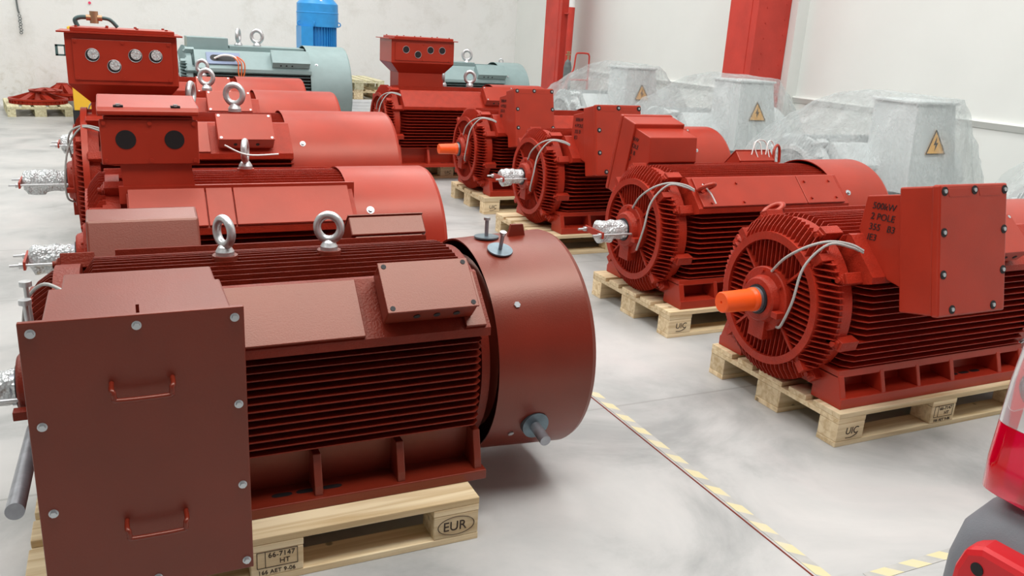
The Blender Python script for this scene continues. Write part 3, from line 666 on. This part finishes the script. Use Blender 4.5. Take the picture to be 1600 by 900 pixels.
m = MB(); m.tube([(0.44, -0.02, L2H+0.46), (0.53, -0.03, L2H+0.42), (0.66, -0.05, L2H+0.425)], 0.004); m.build('white_tie', 'white_wire', L2)

def funnel_box(par, h, s, x0, w, yf, zb, zt, mat, lw=0.05, full=True):
    """tall box with four round holes, flared rim and funnel neck; coordinates local"""
    d = 0.42; yb = yf+d
    m = MB(); m.box(x0, x0+w, yf, yb, zb, zt)
    b = m.build('terminal_box', mat, par, bevel=0.004)
    m = MB(); m.loft([(x0, yf, zb), (x0+w, yf, zb), (x0+w, yb, zb), (x0, yb, zb)], [(x0+0.1, yf+0.08, zb-0.10), (x0+w-0.08, yf+0.08, zb-0.10), (x0+w-0.08, yb-0.05, zb-0.10), (x0+0.1, yb-0.05, zb-0.10)])
    m.box(x0+0.1, x0+w-0.08, yf+0.08, yb-0.05, h+0.28*s, zb-0.098); m.build('box_neck', mat, par)
    m = MB(); m.box(x0-0.035, x0+w+0.03, yf-0.03, yb+0.03, zt, zt+0.008)
    rim = m.build('box_rim', mat, b)
    m = MB(); m.box(x0+0.03, x0+w-0.01, yf+0.0, yb-0.02, zt+0.008, zt+0.03); lid = m.build('box_lid', mat, b, bevel=0.003)
    for i in range(4):
        for yy in (yf+0.02, yb-0.04):
            q = MB(); xx = x0+0.06+i*(w-0.11)/3; q.cyl((xx, yy, zt+0.03), (xx, yy, zt+0.038), 0.008, 8); q.build('lid_bolt', mat, lid)
    m = MB(); m.box(x0+0.035, x0+w-0.03, yf-0.008, yf, zb+0.025, zt-0.03); pl = m.build('gland_plate', mat, b, bevel=0.002)
    for u, v in ((0.19, 0.62), (0.40, 0.36), (0.62, 0.64), (0.83, 0.64)):
        q = MB(); cx = x0+0.035+(w-0.065)*u; cz = zb+0.025+(zt-zb-0.055)*v
        q.mat('black'); q.cyl((cx, yf-0.0075, cz), (cx, yf-0.0095, cz), 0.034, 32)
        q.mat('chrome'); q.torus((cx, yf-0.0095, cz), 0.034, 0.0018, seg=32, rs=6)
        if full: q.mat('wrap'); q.cyl((cx+0.004, yf-0.009, cz+0.006), (cx+0.004, yf-0.011, cz+0.006), 0.027, 20)
        q.build('cable_hole', None, pl, label='round cable hole')
    for u in (0.03, 0.5, 0.97):
        for v in (0.05, 0.95):
            q = MB(); cx = x0+0.035+(w-0.065)*u; cz = zb+0.025+(zt-zb-0.055)*v; q.cyl((cx, yf-0.008, cz), (cx, yf-0.014, cz), 0.009, 10); q.build('plate_bolt', mat, pl)
    return b
# L3
L3 = motor('electric_motor', 'large red motor with tall four-hole funnel box on the left, third in the left row', -0.13, 5.33, 0.40, 1.07, 1.14, 'red', 'red_rough', 'gusset', 'wrap',
           cowlR=0.41, cowlL=0.61, eyes=((0.525, 0.03, 1.3, math.radians(70)), (0.77, 0.03, 1.3, math.radians(-25))), flange=0.41, cables=True, tip=-0.39)
tb = funnel_box(L3, 0.40, 1.14, -0.105, 0.56, -0.12, 0.945, 1.215, 'red')
m = MB(); m.mat('hose'); m.tube([(-0.04, 0.05, 1.245), (-0.05, 0.05, 1.28), (-0.02, 0.05, 1.295), (0.03, 0.05, 1.295)], 0.012); m.tube([(0.06, 0.05, 1.295), (0.12, 0.05, 1.29), (0.16, 0.05, 1.25)], 0.01)
m.mat('brass'); m.cyl((0.045, 0.05, 1.265), (0.045, 0.05, 1.33), 0.022, 8); m.cyl((0.005, 0.05, 1.295), (0.085, 0.05, 1.295), 0.016, 8); m.build('valve_fitting', None, tb, label='brass valve with short dark green hoses')
small_box(L3, 0.40, 0.62, 'red', s=1.14, w=0.30, screws='chrome')
cover_plate(L3, 0.40, 0.34, 0.24, 'red', s=1.14)
# L4, L5
L4 = motor('electric_motor', 'red motor with silver lifting eyes and pink-lit cowl, fourth in the left row', -0.06, 6.80, 0.41, 1.05, 1.12, 'red', 'red_rough', 'gusset', 'wrap',
           cowlR=0.405, cowlL=0.56, eyes=((0.39, 0.03, 1.25, math.radians(70)), (0.68, 0.03, 1.25, math.radians(-20))))
small_box(L4, 0.41, 0.64, 'red', s=1.12, w=0.30, screws='chrome')
L5 = motor('electric_motor', 'red motor in front of the big grey one, fifth in the left row', 0.07, 8.25, 0.415, 0.97, 1.12, 'red', 'red_rough', 'gusset', 'wrap',
           cowlR=0.405, cowlL=0.54, eyes=((0.42, 0.03, 1.2, math.radians(70)), (0.65, 0.03, 1.2, math.radians(-20))))
small_box(L5, 0.415, 0.56, 'red', s=1.12, w=0.28, screws='chrome')

# ------------------------------------------------------------ right row
R1 = motor('electric_motor', 'bright red motor with orange shaft cap and lidded side box, nearest in the right row', 2.497, 2.54, 0.355, 1.12, shaft='orange', eyes=())
side_box(R1, 0.355, -1, 'red', ['500kW', '2 POLE', '355   B3', 'IE3'])
def cast_eye(par, x, y, z, T_yaw, mat='red', sl=1.0):
    T = Matrix.Translation((x, y, z)) @ Matrix.Rotation(T_yaw, 4, 'Z') @ Matrix.Rotation(math.radians(60), 4, 'X')
    m = MB(); m.torus((0, 0, 0.03), 0.034, 0.011, T, stretch=1.3); m.cyl(T @ Vector((0, 0, -0.02)), T @ Vector((0, 0, 0.0)), 0.02, 14); m.build('lifting_eye', mat, par)
cast_eye(R1, 0.07, 0.26, 0.355+0.30, math.radians(80))
small_box(R1, 0.355, 0.60, 'red', w=0.26, screws='chrome')
R2_ = motor('electric_motor', 'red motor with foil-wrapped shaft and long smooth cover plates, second in the right row', 2.62, 3.78, 0.355, 1.12, shaft='wrap', eyes=())
side_box(R2_, 0.355, 1, 'red', ['500kW', '4 POLE', '355 B', 'D3'])
cover_plate(R2_, 0.355, 0.07, 0.70, 'red', bolts=((0.06, 0.05), (0.06, -0.07), (0.27, 0.05), (0.27, -0.07)))
cover_plate(R2_, 0.355, 0.775, 0.27, 'red', bolts=((0.04, 0.05), (0.04, -0.06), (0.22, 0.05), (0.22, -0.06)))
cast_eye(R2_, 0.10, -0.315, 0.355+0.275, math.radians(10))
m = MB(); m.tube([(0.08, -0.33, 0.66), (0.11, -0.37, 0.62), (0.13, -0.40, 0.57)], 0.004); m.build('wire_tie', 'white_wire', R2_)
b = small_box(R2_, 0.355, 0.80, 'red', sg=1, w=0.27, screws='chrome')
m = MB()
for k, (a, b_, c_) in enumerate(((0.88, 1.02, 0.80), (0.96, 0.93, 0.79), (0.99, 1.08, 0.795))):
    m.tube([(a, 0.25, 0.72), (a+0.3*(b_-a), 0.27, c_), (b_, 0.30, c_-0.01), (b_+0.02, 0.27, 0.70)], 0.0035)
m.build('loose_wires', 'white_wire', b, label='white loose wires')
m = MB(); m.tube([(1.07, 0.26, 0.66), (1.08, 0.28, 0.74), (1.12, 0.30, 0.77), (1.15, 0.31, 0.74), (1.16, 0.31, 0.66)], 0.009); m.build('lifting_eye', 'red', R2_)
R3 = motor('electric_motor', 'red motor with foil-wrapped shaft and lidded side box, third in the right row', 2.79, 5.45, 0.355, 1.12, shaft='wrap', eyes=())
side_box(R3, 0.355, -1, 'red', ['500kW', '4 POLE', '355 B', 'IE3'])
small_box(R3, 0.355, 0.78, 'red', w=0.27, screws='chrome')
R4 = motor('electric_motor', 'red motor with orange shaft cap, fourth in the right row, far back', 2.83, 6.83, 0.355, 1.12, shaft='orange', eyes=())
side_box(R4, 0.355, -1, 'red', ['500kW', '4 POLE', '355 B', 'IE3'])
R5 = motor('electric_motor', 'red motor with four-hole funnel box, farthest in the right row', 2.50, 8.40, 0.40, 1.15, 1.08, 'red', 'red_rough', 'gusset', 'wrap',
           cowlR=0.41, cowlL=0.55, eyes=((0.60, 0.03, 1.3, math.radians(70)), (0.90, 0.03, 1.3, math.radians(-20))))
funnel_box(R5, 0.40, 1.08, 0.0, 0.66, -0.10, 1.0, 1.225, 'red', full=False)
small_box(R5, 0.40, 0.90, 'red', s=1.08, w=0.33, screws='chrome')

# ------------------------------------------------------------ grey motors, blue motor behind
def grey_motor(label, x0, y, h, L, s, cR, cL, z0, extra=True):
    g = motor('electric_motor', label, x0, y, h, L, s, 'grey', 'grey', 'gusset', 'wrap', cowlR=cR, cowlL=cL, cables=False, z0=z0,
              eyes=())
    return g
G1 = grey_motor('big grey-green motor with open wiring port, behind the left row', 0.72, 10.0, 0.52, 1.28, 1.30, 0.50, 0.40, 0.20)
for xx in (0.52, 0.72): eyebolt(G1, xx+0.02, 0, 0.52+0.46, 1.5, math.radians(70 if xx < 0.6 else -20), 'steel')
m = MB(); m.box(0.0, 0.42, -0.10, 0.30, 0.94, 1.06); m.build('terminal_box', 'grey', G1, bevel=0.005)
m = MB(); m.box(0.43, 1.24, -0.12, 0.30, 0.93, 0.985); m.build('top_cover', 'grey', G1, bevel=0.005)
small_box(G1, 0.50, 0.82, 'grey', s=1.32, w=0.40, screws='grey')
ang = math.radians(44)
T = Matrix(((1, 0, 0, 0.16), (0, math.cos(ang), -math.sin(ang), -0.405), (0, math.sin(ang), math.cos(ang), 0.52+0.33), (0, 0, 0, 1)))
m = MB(); m.mat('bluegrey'); m.box(0, 0.34, -0.075, 0.085, 0, 0.014, T)
m.mat('black'); pts = [T @ Vector((0.17+(0.09 if math.cos(a) > 0 else -0.09)+0.045*math.cos(a), 0.005+0.045*math.sin(a), 0.0150)) for a in [2*PI*i/28 for i in range(28)]]
m.add(pts, [tuple(range(28))]); wp = m.build('wiring_port', None, G1, label='blue-grey plate with dark oval opening')
m = MB(); m.mat('white_wire'); m.tube([T @ Vector((0.08, 0, 0.01)), T @ Vector((0.16, 0.0, 0.06)), T @ Vector((0.26, -0.03, 0.08)), T @ Vector((0.31, -0.10, 0.07))], 0.012)
m.mat('orange_wire')
for k in range(3): m.tube([T @ Vector((0.26+0.02*k, -0.03, 0.08)), T @ Vector((0.30+0.03*k, -0.12, 0.09)), T @ Vector((0.30+0.03*k, -0.2, 0.02)), T @ Vector((0.32, -0.27, -0.06))], 0.007)
m.build('loose_wires', None, wp)
m = MB(); m.mat('white'); m.box(0.76, 0.85, -0.065, 0.0, 0.0, 0.006, T); m.build('name_plate', None, G1)
G2 = grey_motor('grey-green motor behind the far right-row motor', 3.78, 11.2, 0.46, 1.12, 1.22, 0.455, 0.34, 0.17)
eyebolt(G2, 0.68, 0, 0.46+0.42, 1.5, math.radians(-20)); eyebolt(G2, 1.2, 0, 0.46+0.42, 0.7, math.radians(-20))
small_box(G2, 0.44, 0.66, 'grey', s=1.24, w=0.42, screws='grey')
m = MB(); m.box(0.3, 0.76, -0.10, 0.2, 0.84, 0.90); m.build('top_cover', 'grey', G2, bevel=0.005)
for lab, xx, yy in (('dark timber skid under the big grey-green motor', 0.75, 10.0), ('dark timber skid under the smaller grey-green motor', 3.8, 11.2)):
    m = MB(); m.box(xx, xx+1.25, yy-0.42, yy-0.26, 0, 0.165 if xx > 3 else 0.195); m.box(xx, xx+1.25, yy+0.26, yy+0.42, 0, 0.165 if xx > 3 else 0.195)
    for q in (0.0, 0.55, 1.1): m.box(xx+q, xx+q+0.12, yy-0.45, yy+0.45, 0.001, 0.10)
    tag(m.build('timber_skid', 'wood'), lab, 'skid')
# blue vertical motor
B = empty('vertical_motor', (2.69, 12.6, 0), 'tall blue vertical motor standing against the back wall', 'motor')
m = MB(); m.lathe([(0.0, 1e-5), (0.0, 0.34), (0.04, 0.34), (0.04, 0.24), (0.42, 0.24), (0.42, 0.30), (0.46, 0.30), (0.46, 0.23), (1.45, 0.23), (1.45, 1e-5)], ax='z', seg=48)
for k in range(40):
    T = Matrix.Rotation(2*PI*k/40, 4, 'Z'); m.box(0.22, 0.268, -0.003, 0.003, 0.5, 1.44, T)
m.box(-0.285, -0.12, -0.27, 0.1, 0.55, 1.42); m.build('finned_housing', 'blue', B)
m = MB(); m.lathe([(1.42, 0.22), (1.42, 0.292), (1.60, 0.292), (1.605, 0.296), (1.615, 0.296), (1.62, 0.29), (1.73, 0.288), (1.83, 0.20), (1.92, 0.19), (1.92, 1e-5)], ax='z', seg=48); c = m.build('fan_cowl', 'blue', B)
m = MB(); m.cyl((-0.0, -0.24, 1.76), (0, -0.21, 1.82), 0.022, 12); m.build('cowl_label', 'white', c)
for a in (-160, -20, -110, 30):
    T = Matrix.Rotation(math.radians(a), 4, 'Z') @ Matrix.Translation((0.30, 0, 1.46)); m = MB(); m.torus((0, 0, 0), 0.026, 0.008, T, seg=20, rs=8); m.build('lifting_eye', 'blue', B)

# ------------------------------------------------------------ wrapped motors by the right wall
def wrapped(label, x0, y, dark=False):
    g = motor('electric_motor', label[0], x0+0.36, y, 0.38, 0.95, 1.05, 'lightgrey', 'lightgrey', 'gusset', 'none', cowlR=0.40, cowlL=0.36, cables=False, z0=0.15)
    # tall grey terminal box on the camera side
    A = [(0.34, -0.70, 0.42), (0.84, -0.70, 0.42), (0.84, -0.30, 0.40), (0.34, -0.30, 0.40)]
    Bq = [(0.41, -0.60, 1.04), (0.79, -0.60, 1.04), (0.79, -0.22, 1.04), (0.41, -0.22, 1.04)]
    m = MB(); m.loft(A, Bq); m.box(0.39, 0.81, -0.62, -0.20, 1.03, 1.05); tbx = m.build('terminal_box', 'lightgrey', g, bevel=0.005)
    q = Vector((0.60, -0.651, 0.76)); sl = math.atan2(0.10, 0.59)
    T = Matrix.Translation(q) @ Matrix.Rotation(-sl, 4, 'X') @ FACE_Y
    m = MB(); m.mat('signyellow'); m.prism([(-0.10, -0.07), (0.10, -0.07), (0, 0.105)], 0.0, 0.003, 'z', T)
    m.mat('black')
    tri = [(-0.10, -0.07), (0.10, -0.07), (0, 0.105)]
    for i in range(3):
        a = Vector((*tri[i], 0.004)); b_ = Vector((*tri[(i+1) % 3], 0.004)); m.cyl(T @ (a*0.95), T @ (b_*0.95), 0.004, 6)
    m.add([T @ Vector((a, b_, 0.0045)) for a, b_ in ((0.012, 0.06), (-0.022, -0.005), (-0.002, -0.002), (-0.014, -0.05), (0.024, 0.012), (0.003, 0.010))], [(0, 1, 2), (0, 2, 5), (5, 2, 4), (2, 3, 4)])
    m.build('warning_sign', None, tbx, label='yellow triangular electric hazard sign')
    # plastic sheet: convex drape, subdivided and creased
    import bmesh
    P = [(x0+0.12, y-0.34, 0.74), (x0+0.10, y+0.34, 0.74), (x0+0.06, y-0.50, 0.50), (x0+0.06, y+0.50, 0.50), (x0-0.05, y-0.55, 0.05), (x0-0.05, y+0.55, 0.05),
         (x0+0.30, y-0.28, 0.95), (x0+0.30, y+0.28, 0.95), (x0+0.62, y+0.05, 1.19), (x0+0.70, y-0.25, 1.25),
         (x0+0.74, y-0.64, 1.222), (x0+1.18, y-0.64, 1.222), (x0+0.74, y-0.18, 1.25), (x0+1.18, y-0.18, 1.235), (x0+0.80, y+0.16, 1.20), (x0+1.15, y+0.1, 1.17),
         (x0+1.50, y-0.2, 1.04), (x0+1.76, y-0.25, 0.96), (x0+1.78, y+0.25, 0.96), (x0+1.88, y-0.42, 0.62), (x0+1.88, y+0.42, 0.62), (x0+1.97, y-0.50, 0.05), (x0+1.97, y+0.52, 0.05),
         (x0+0.68, y-0.76, 0.45), (x0+1.24, y-0.76, 0.45), (x0+0.50, y-0.86, 0.05), (x0+1.45, y-0.86, 0.05), (x0+1.0, y+0.55, 0.4), (x0+0.3, y+0.5, 0.5), (x0+0.3, y-0.5, 0.5)]
    bm = bmesh.new()
    for p_ in P: bm.verts.new(p_)
    r_ = bmesh.ops.convex_hull(bm, input=bm.verts)
    junk = [e for e in r_['geom_interior'] if isinstance(e, bmesh.types.BMVert)]; bmesh.ops.delete(bm, geom=junk, context='VERTS')
    bot = [f for f in bm.faces if f.normal.z < -0.7 or all(v.co.z < 0.1 for v in f.verts)]; bmesh.ops.delete(bm, geom=bot, context='FACES')
    for it in range(5):
        es = [e for e in bm.edges if e.calc_length() > 0.045]
        if not es: break
        bmesh.ops.subdivide_edges(bm, edges=es, cuts=1); bmesh.ops.triangulate(bm, faces=[f for f in bm.faces if len(f.verts) > 4])
    bm.normal_update()
    for v in bm.verts:
        c = v.co; n1 = noise.noise(Vector((c.x*3+y, c.y*3, c.z*1.2))); n2 = noise.noise(Vector((c.x*9, c.y*9+y, c.z*3)))
        ridge = 1-abs(noise.noise(Vector((c.x*4.2+7, c.y*4.2+y, c.z*1.0))))*2
        k = 0.25 if c.z > 1.17 else 1.0
        inw = max(0.0, ridge)**3*0.02
        v.co += v.normal*((-abs(n1)*0.035+n2*0.010+inw)*k)
        if v.co.z < 0.01: v.co.z = 0.01
    me = bpy.data.meshes.new('plastic_cover'); bm.to_mesh(me); bm.free(); me.materials.append(M['plastic'])
    for p_ in me.polygons: p_.use_smooth = True
    o = bpy.data.objects.new('plastic_cover', me); COL.objects.link(o)
    tag(o, label[1], 'plastic sheet', 'clear sheets over the grey motors')
    return g
wrapped(('grey motor under plastic with hazard sign, nearest fully seen one by the right wall', 'clear crinkled plastic sheet over the large grey motor right of centre by the wall'), 4.26, 4.78)
wrapped(('grey motor under plastic with hazard sign, in front of the wide red column', 'clear plastic sheet over the grey motor in front of the wide red column'), 4.42, 6.85)
wrapped(('grey motor under plastic farthest along the right wall, beside the red trolley', 'clear plastic sheet over the grey motor beside the red trolley handle'), 4.50, 8.92)
wrapped(('grey motor under plastic cut off by the right picture edge', 'clear plastic sheet at the right picture edge behind the nearest orange-capped motor'), 4.12, 2.70)

# ------------------------------------------------------------ columns, cylinder, trolley
def column(x0, x1, y0, y1, label):
    c = empty('steel_column', (0, 0, 0), label, 'column')
    m = MB(); m.box(x0, x1, y0, y1, 0, 7); m.box(x0-0.008, x0, y0+0.0, y1, 0, 7); m.build('column_casing', 'redpipe', c)
    m = MB()
    k = 0.15
    while k < 3.2:
        m.cyl((x0+0.12, y0, k), (x0+0.12, y0-0.006, k), 0.009, 8); m.cyl((x1-0.06, y0, k+0.05), (x1-0.06, y0-0.006, k+0.05), 0.009, 8); k += 0.16
    m.build('rivet_row', 'redpipe', c)
    m = MB(); m.box(x0-0.013, x0-0.008, y0+0.10, y0+0.16, 0, 7); m.build('casing_seam', 'redpipe', c)
    return c
column(6.3, 6.74, 7.46, 7.93, 'wide red steel column against the right wall behind the wrapped motors')
column(6.3, 6.44, 11.95, 12.5, 'red steel column at the far end beside the gas cylinder')
m = MB(); m.cyl((6.37, 11.82, 0.0), (6.39, 11.82, 1.92), 0.05, 20); m.box(6.33, 6.43, 11.80, 11.94, 1.82, 1.84)
pp = tag(m.build('drain_pipe', 'redpipe'), 'red vertical pipe on the far red column', 'pipe')
m = MB(); m.cyl((6.39, 11.82, 1.921), (6.39, 11.82, 6.9), 0.045, 20); m.build('upper_pipe', 'white', pp, label='white upper section of the pipe')
g = empty('gas_cylinder', (6.22, 11.5, 0), 'slim dark grey gas cylinder before the far red column', 'gas cylinder')
m = MB(); m.lathe([(0.0, 1e-5), (0.0, 0.06), (1.05, 0.06), (1.12, 0.045), (1.16, 0.02), (1.16, 1e-5)], ax='z', seg=24); m.build('cylinder_body', 'greysteel', g)
m = MB(); m.cyl((0, 0, 1.16), (0, 0, 1.26), 0.016, 12); m.cyl((-0.04, 0, 1.23), (0.04, 0, 1.23), 0.012, 10); m.cyl((0, 0, 1.26), (0, 0, 1.28), 0.028, 12); m.build('cylinder_valve', 'brass', g)
t = empty('hand_trolley', (5.8, 10.5, 0), 'red tubular hand trolley between the far column and wrapped motor', 'trolley')
m = MB(); m.tube([(-0.34, -0.1, 0.45), (-0.12, 0, 0.92), (-0.03, 0, 1.05), (-0.01, 0, 1.20), (0.0, 0, 1.26), (0.03, 0, 1.28), (0.17, 0, 1.28), (0.20, 0, 1.26), (0.21, 0, 1.2), (0.21, 0, 0.9), (0.21, 0, 0.3)], 0.012); m.build('trolley_handle', 'redpipe', t)
m = MB(); m.box(-0.34, 0.25, -0.15, 0.15, 0.25, 0.28)
for xx in (-0.12, 0.21): m.cyl((xx, 0, 0.27), (xx, 0, 0.92), 0.012, 8)
m.cyl((-0.12, 0, 0.92), (0.21, 0, 0.92), 0.012, 8); m.cyl((-0.12, 0, 0.62), (0.21, 0, 0.62), 0.012, 8); m.build('trolley_frame', 'redpipe', t)
for yy in (-0.18, 0.18):
    m = MB(); m.cyl((0.15, yy-0.02, 0.12), (0.15, yy+0.02, 0.12), 0.12, 24); m.cyl((0.15, yy-0.025, 0.12), (0.15, yy+0.025, 0.12), 0.03, 12); m.cyl((0.15, yy*0.9, 0.12), (0.15, yy*0.8, 0.27), 0.01, 8); m.build('wheel', 'seal', t)

# ------------------------------------------------------------ far left: castings on a pallet, yellow cabinet
build_pallet('pale pallet at far left carrying the red ring castings', -0.605+0.02, 13.514, math.radians(97.9), 'woodg')
def ring_casting(x, y, z, R, hgt, label, rz=0.0):
    r = empty('ring_casting', (x, y, z), label, 'casting', 'red castings on the far left pallet', rz)
    m = MB(); m.lathe([(0, R-0.02), (0, R), (hgt*0.25, R), (hgt*0.3, R+0.02), (hgt*0.45, R+0.02), (hgt*0.45, R-0.03), (0, R-0.03)], ax='z', seg=48)
    for k in range(36):
        T = Matrix.Rotation(2*PI*k/36, 4, 'Z'); m.box(R-0.005, R+0.015, -0.004, 0.004, 0, hgt*0.3, T)
    m.build('rim', 'red_rough', r)
    m = MB(); m.lathe([(hgt*0.3, R*0.42), (hgt*0.9, R*0.30), (hgt, R*0.30), (hgt, R*0.18), (hgt*0.3, R*0.18)], ax='z', seg=36)
    for k in range(6):
        T = Matrix.Rotation(2*PI*k/6, 4, 'Z')
        m.loft([(R*0.28, -0.035, hgt*0.55), (R*0.28, 0.035, hgt*0.55), (R*0.28, 0.035, hgt*0.95), (R*0.28, -0.035, hgt*0.95)], [(R-0.01, -0.05, hgt*0.25), (R-0.01, 0.05, hgt*0.25), (R-0.01, 0.05, hgt*0.45), (R-0.01, -0.05, hgt*0.45)], T)
    m.build('spoked_hub', 'red_rough', r)
    return r
ring_casting(-1.03, 13.95, 0.145, 0.36, 0.16, 'wide red spoked ring casting lying at the front left of the far pallet')
ring_casting(-0.93, 13.98, 0.306, 0.20, 0.05, 'small red ring stacked on top of the wide spoked casting')
ring_casting(-0.74, 14.55, 0.145, 0.27, 0.24, 'deep red ring casting at the rear of the far left pallet')
Y = empty('yellow_cabinet', (-0.35, 12.7, 0), 'yellow machine casing behind the left funnel box, by the back wall', 'machine')
m = MB(); m.prism([(-0.17, 0.20), (0.45, 0.20), (0.45, 1.25), (-0.17, 1.25)], -0.25, 0.3, 'y'); m.build('yellow_casing', 'yellow', Y, bevel=0.01)
m = MB(); m.box(-0.19, 0.47, -0.23, 0.3, 0.0, 0.20); m.build('plinth', 'seal', Y)
m = MB(); m.mat('hose')
for a in ((-0.33, -0.20, 0.88, 0.90), (-0.33, -0.20, 1.0, 1.02), (-0.33, -0.30, 0.88, 1.02), (-0.23, -0.18, 0.88, 1.02)): m.box(a[0], a[1], -0.15, -0.1, a[2], a[3])
m.build('square_bracket', None, Y, label='dark green square bracket')
m = MB(); m.tube([(-1.26, 14.87, 3.0), (-1.25, 14.87, 1.6), (-1.23, 14.87, 1.35)], 0.012)
for k in range(7): m.torus((-1.23+0.006*(k % 2), 14.865, 1.32-0.04*k), 0.018, 0.005, seg=12, rs=6)
tag(m.build('wall_cable', 'greysteel'), 'dark cable with looped end hanging on the far left wall', 'cable')
m = MB(); m.cyl((-0.28, 14.895, 1.565), (-0.28, 14.885, 1.565), 0.02, 16); tag(m.build('wall_button', simple('pink_plastic', (0.85, 0.06, 0.16), 0.5)), 'tiny pink dot on the back wall above the left motors', 'marker')
m = MB()
for k in range(10):
    a = random.random()*6.28; x_ = -1.85+random.uniform(-0.25, 0.12); y_ = 14.1+random.uniform(-0.12, 0.12); T = Matrix.Translation((x_, y_, 0.06)) @ Matrix.Rotation(a, 4, 'Z') @ Matrix.Rotation(0.5, 4, 'X')
    sz = random.uniform(0.03, 0.08); m.box(-sz, sz, -sz*0.7, sz*0.7, -sz*0.5, sz, T)
tag(m.build('rubble_heap', simple('rubble', (0.40, 0.36, 0.31), 0.9, noise_amt=0.3)), 'small heap of rubble at the far left wall foot', 'rubble', kind='stuff')

# pallets on white boards, far centre
for k in range(8):
    m = MB(); m.box(2.95-0.012*(k % 3), 3.85+0.01*(k % 2), 12.95, 13.95, 0.047*k, 0.047*k+0.0445)
    tag(m.build('white_board', 'white', bevel=0.003), ('lowest', 'second lowest', 'third lowest', 'fourth lowest', 'fourth from top', 'third from top', 'second from top', 'topmost')[k]+' white board in the flat stack below the two spare pallets', 'board', 'white boards under the spare pallets')
build_pallet('lower one of the two spare pallets stacked on white boards', 3.79, 12.97, math.radians(90), 'wood', 0.377)
build_pallet('upper one of the two spare pallets stacked on white boards', 3.80, 12.97, math.radians(90), 'woodg', 0.522)

# ------------------------------------------------------------ floor markings
m = MB(); m.box(1.788, 1.828, 1.2, 5.2, 0.0005, 0.0015); tag(m.build('hazard_tape', 'tape'), 'worn yellow and grey striped tape running along the aisle floor', 'floor tape')
m = MB(); m.box(1.772, 1.778, 1.2, 5.2, 0.0005, 0.0015); tag(m.build('marking_line', 'brown'), 'thin brownish line alongside the striped aisle tape', 'floor line')
m = MB(); m.box(1.93, 3.4, 1.435, 1.475, 0.0005, 0.0015); tag(m.build('hazard_tape', 'tape'), 'worn striped tape on the floor beside the grey bumper', 'floor tape')

# ------------------------------------------------------------ parked car corner (bottom right)
K = empty('parked_car', (1.35, 0.2, 0), 'rear corner of a parked car at bottom right with red lamp and grey bumper', 'car')
KX, KY = 1.35, 0.2
def kl(x, y, z): return (x-KX, y-KY, z)
def outline(z, off, rc=0.10):      # plan outline of the car corner at height z, inset by off
    x0 = 1.275+off; y1 = 0.80-off; pts = [(x0, -0.9)]
    for k in range(9):
        a = PI-(PI/2)*k/8; pts.append((x0+rc+rc*math.cos(a), y1-rc+rc*math.sin(a)))
    pts.append((2.6, y1)); return [kl(a, b, z) for a, b in pts]
def shell(m, levels, rc=0.10, smooth=True):
    rows = [outline(z, o, rc) for z, o in levels]; n = len(rows[0]); vs = [p for r_ in rows for p in r_]; fs = []
    for i in range(len(rows)-1):
        for j in range(n-1): fs.append((i*n+j, i*n+j+1, (i+1)*n+j+1, (i+1)*n+j))
    m.add(vs, fs, smooth)
m = MB(); shell(m, [(0.34, 0.05), (0.38, -0.005), (0.55, -0.030), (0.66, -0.030), (0.72, -0.022), (0.765, 0.0), (0.790, 0.025), (0.797, 0.05), (0.798, 0.2)], 0.075); bp_ = m.build('bumper', 'bumper', K)
m = MB(); shell(m, [(0.80, 0.10), (1.10, 0.11), (1.5, 0.16), (1.7, 0.27), (1.72, 0.6)]); m.build('car_body', 'carred', K)
def lamp_rows(m, levels, y_lo=0.40, x_hi=1.42, sm=True):
    rows = []
    for z, off in levels:
        o = outline(z, off, 0.035); o = [kl(1.275+off, y_lo, z)]+o[1:-1]+[kl(x_hi, 0.80-off, z)]; rows.append(o)
    n = len(rows[0]); vs = [p for r_ in rows for p in r_]; fs = []
    for i in range(len(rows)-1):
        for j in range(n-1): fs.append((i*n+j, i*n+j+1, (i+1)*n+j+1, (i+1)*n+j))
    m.add(vs, fs, sm)
lamp = MB(); lamp_rows(lamp, [(0.802, 0.09), (0.805, 0.05), (1.12, 0.065), (1.20, 0.11)]); lp = lamp.build('tail_lamp', 'carred', K)
m = MB(); lamp_rows(m, [(0.798, 0.055), (0.80, 0.006), (0.806, -0.002), (0.86, -0.003), (0.926, -0.001)]); m.build('red_lens', 'lens_red', lp, label='deep red lower lens')
m = MB(); lamp_rows(m, [(0.927, -0.001), (1.0, 0.001), (1.10, 0.008), (1.17, 0.03), (1.20, 0.10)]); m.build('clear_lens', 'lens_clear', lp, label='clear upper lens')
m = MB()
for yy, zz in ((0.735, 1.0), (0.60, 1.0)):
    m.lathe([(0.0, 0.036), (0.003, 0.038), (0.018, 0.026), (0.022, 1e-5)], kl(1.286, yy, zz), seg=28)
m.build('lamp_reflector', 'reflector', lp)
m = MB(); m.prism([(0.772, 0.47), (0.765, 0.68), (0.753, 0.722), (0.725, 0.738), (0.56, 0.745), (0.53, 0.73), (0.52, 0.47)], 0, 1, 'x')
vs = [Vector((1.215+ (0.06 if v.x > 0.5 else 0.0)-KX, v.y-KY+(0.012 if v.x > 0.5 else 0), v.z)) for v in m.v]; m.v = vs
b_ = m.build('hook_cover', 'carred', bp_, bevel=0.012, label='red moulded block with a dark hole')
m = MB(); m.cyl(kl(1.217, 0.724, 0.700), kl(1.2135, 0.724, 0.700), 0.011, 24); m.build('round_hole', 'black', b_)
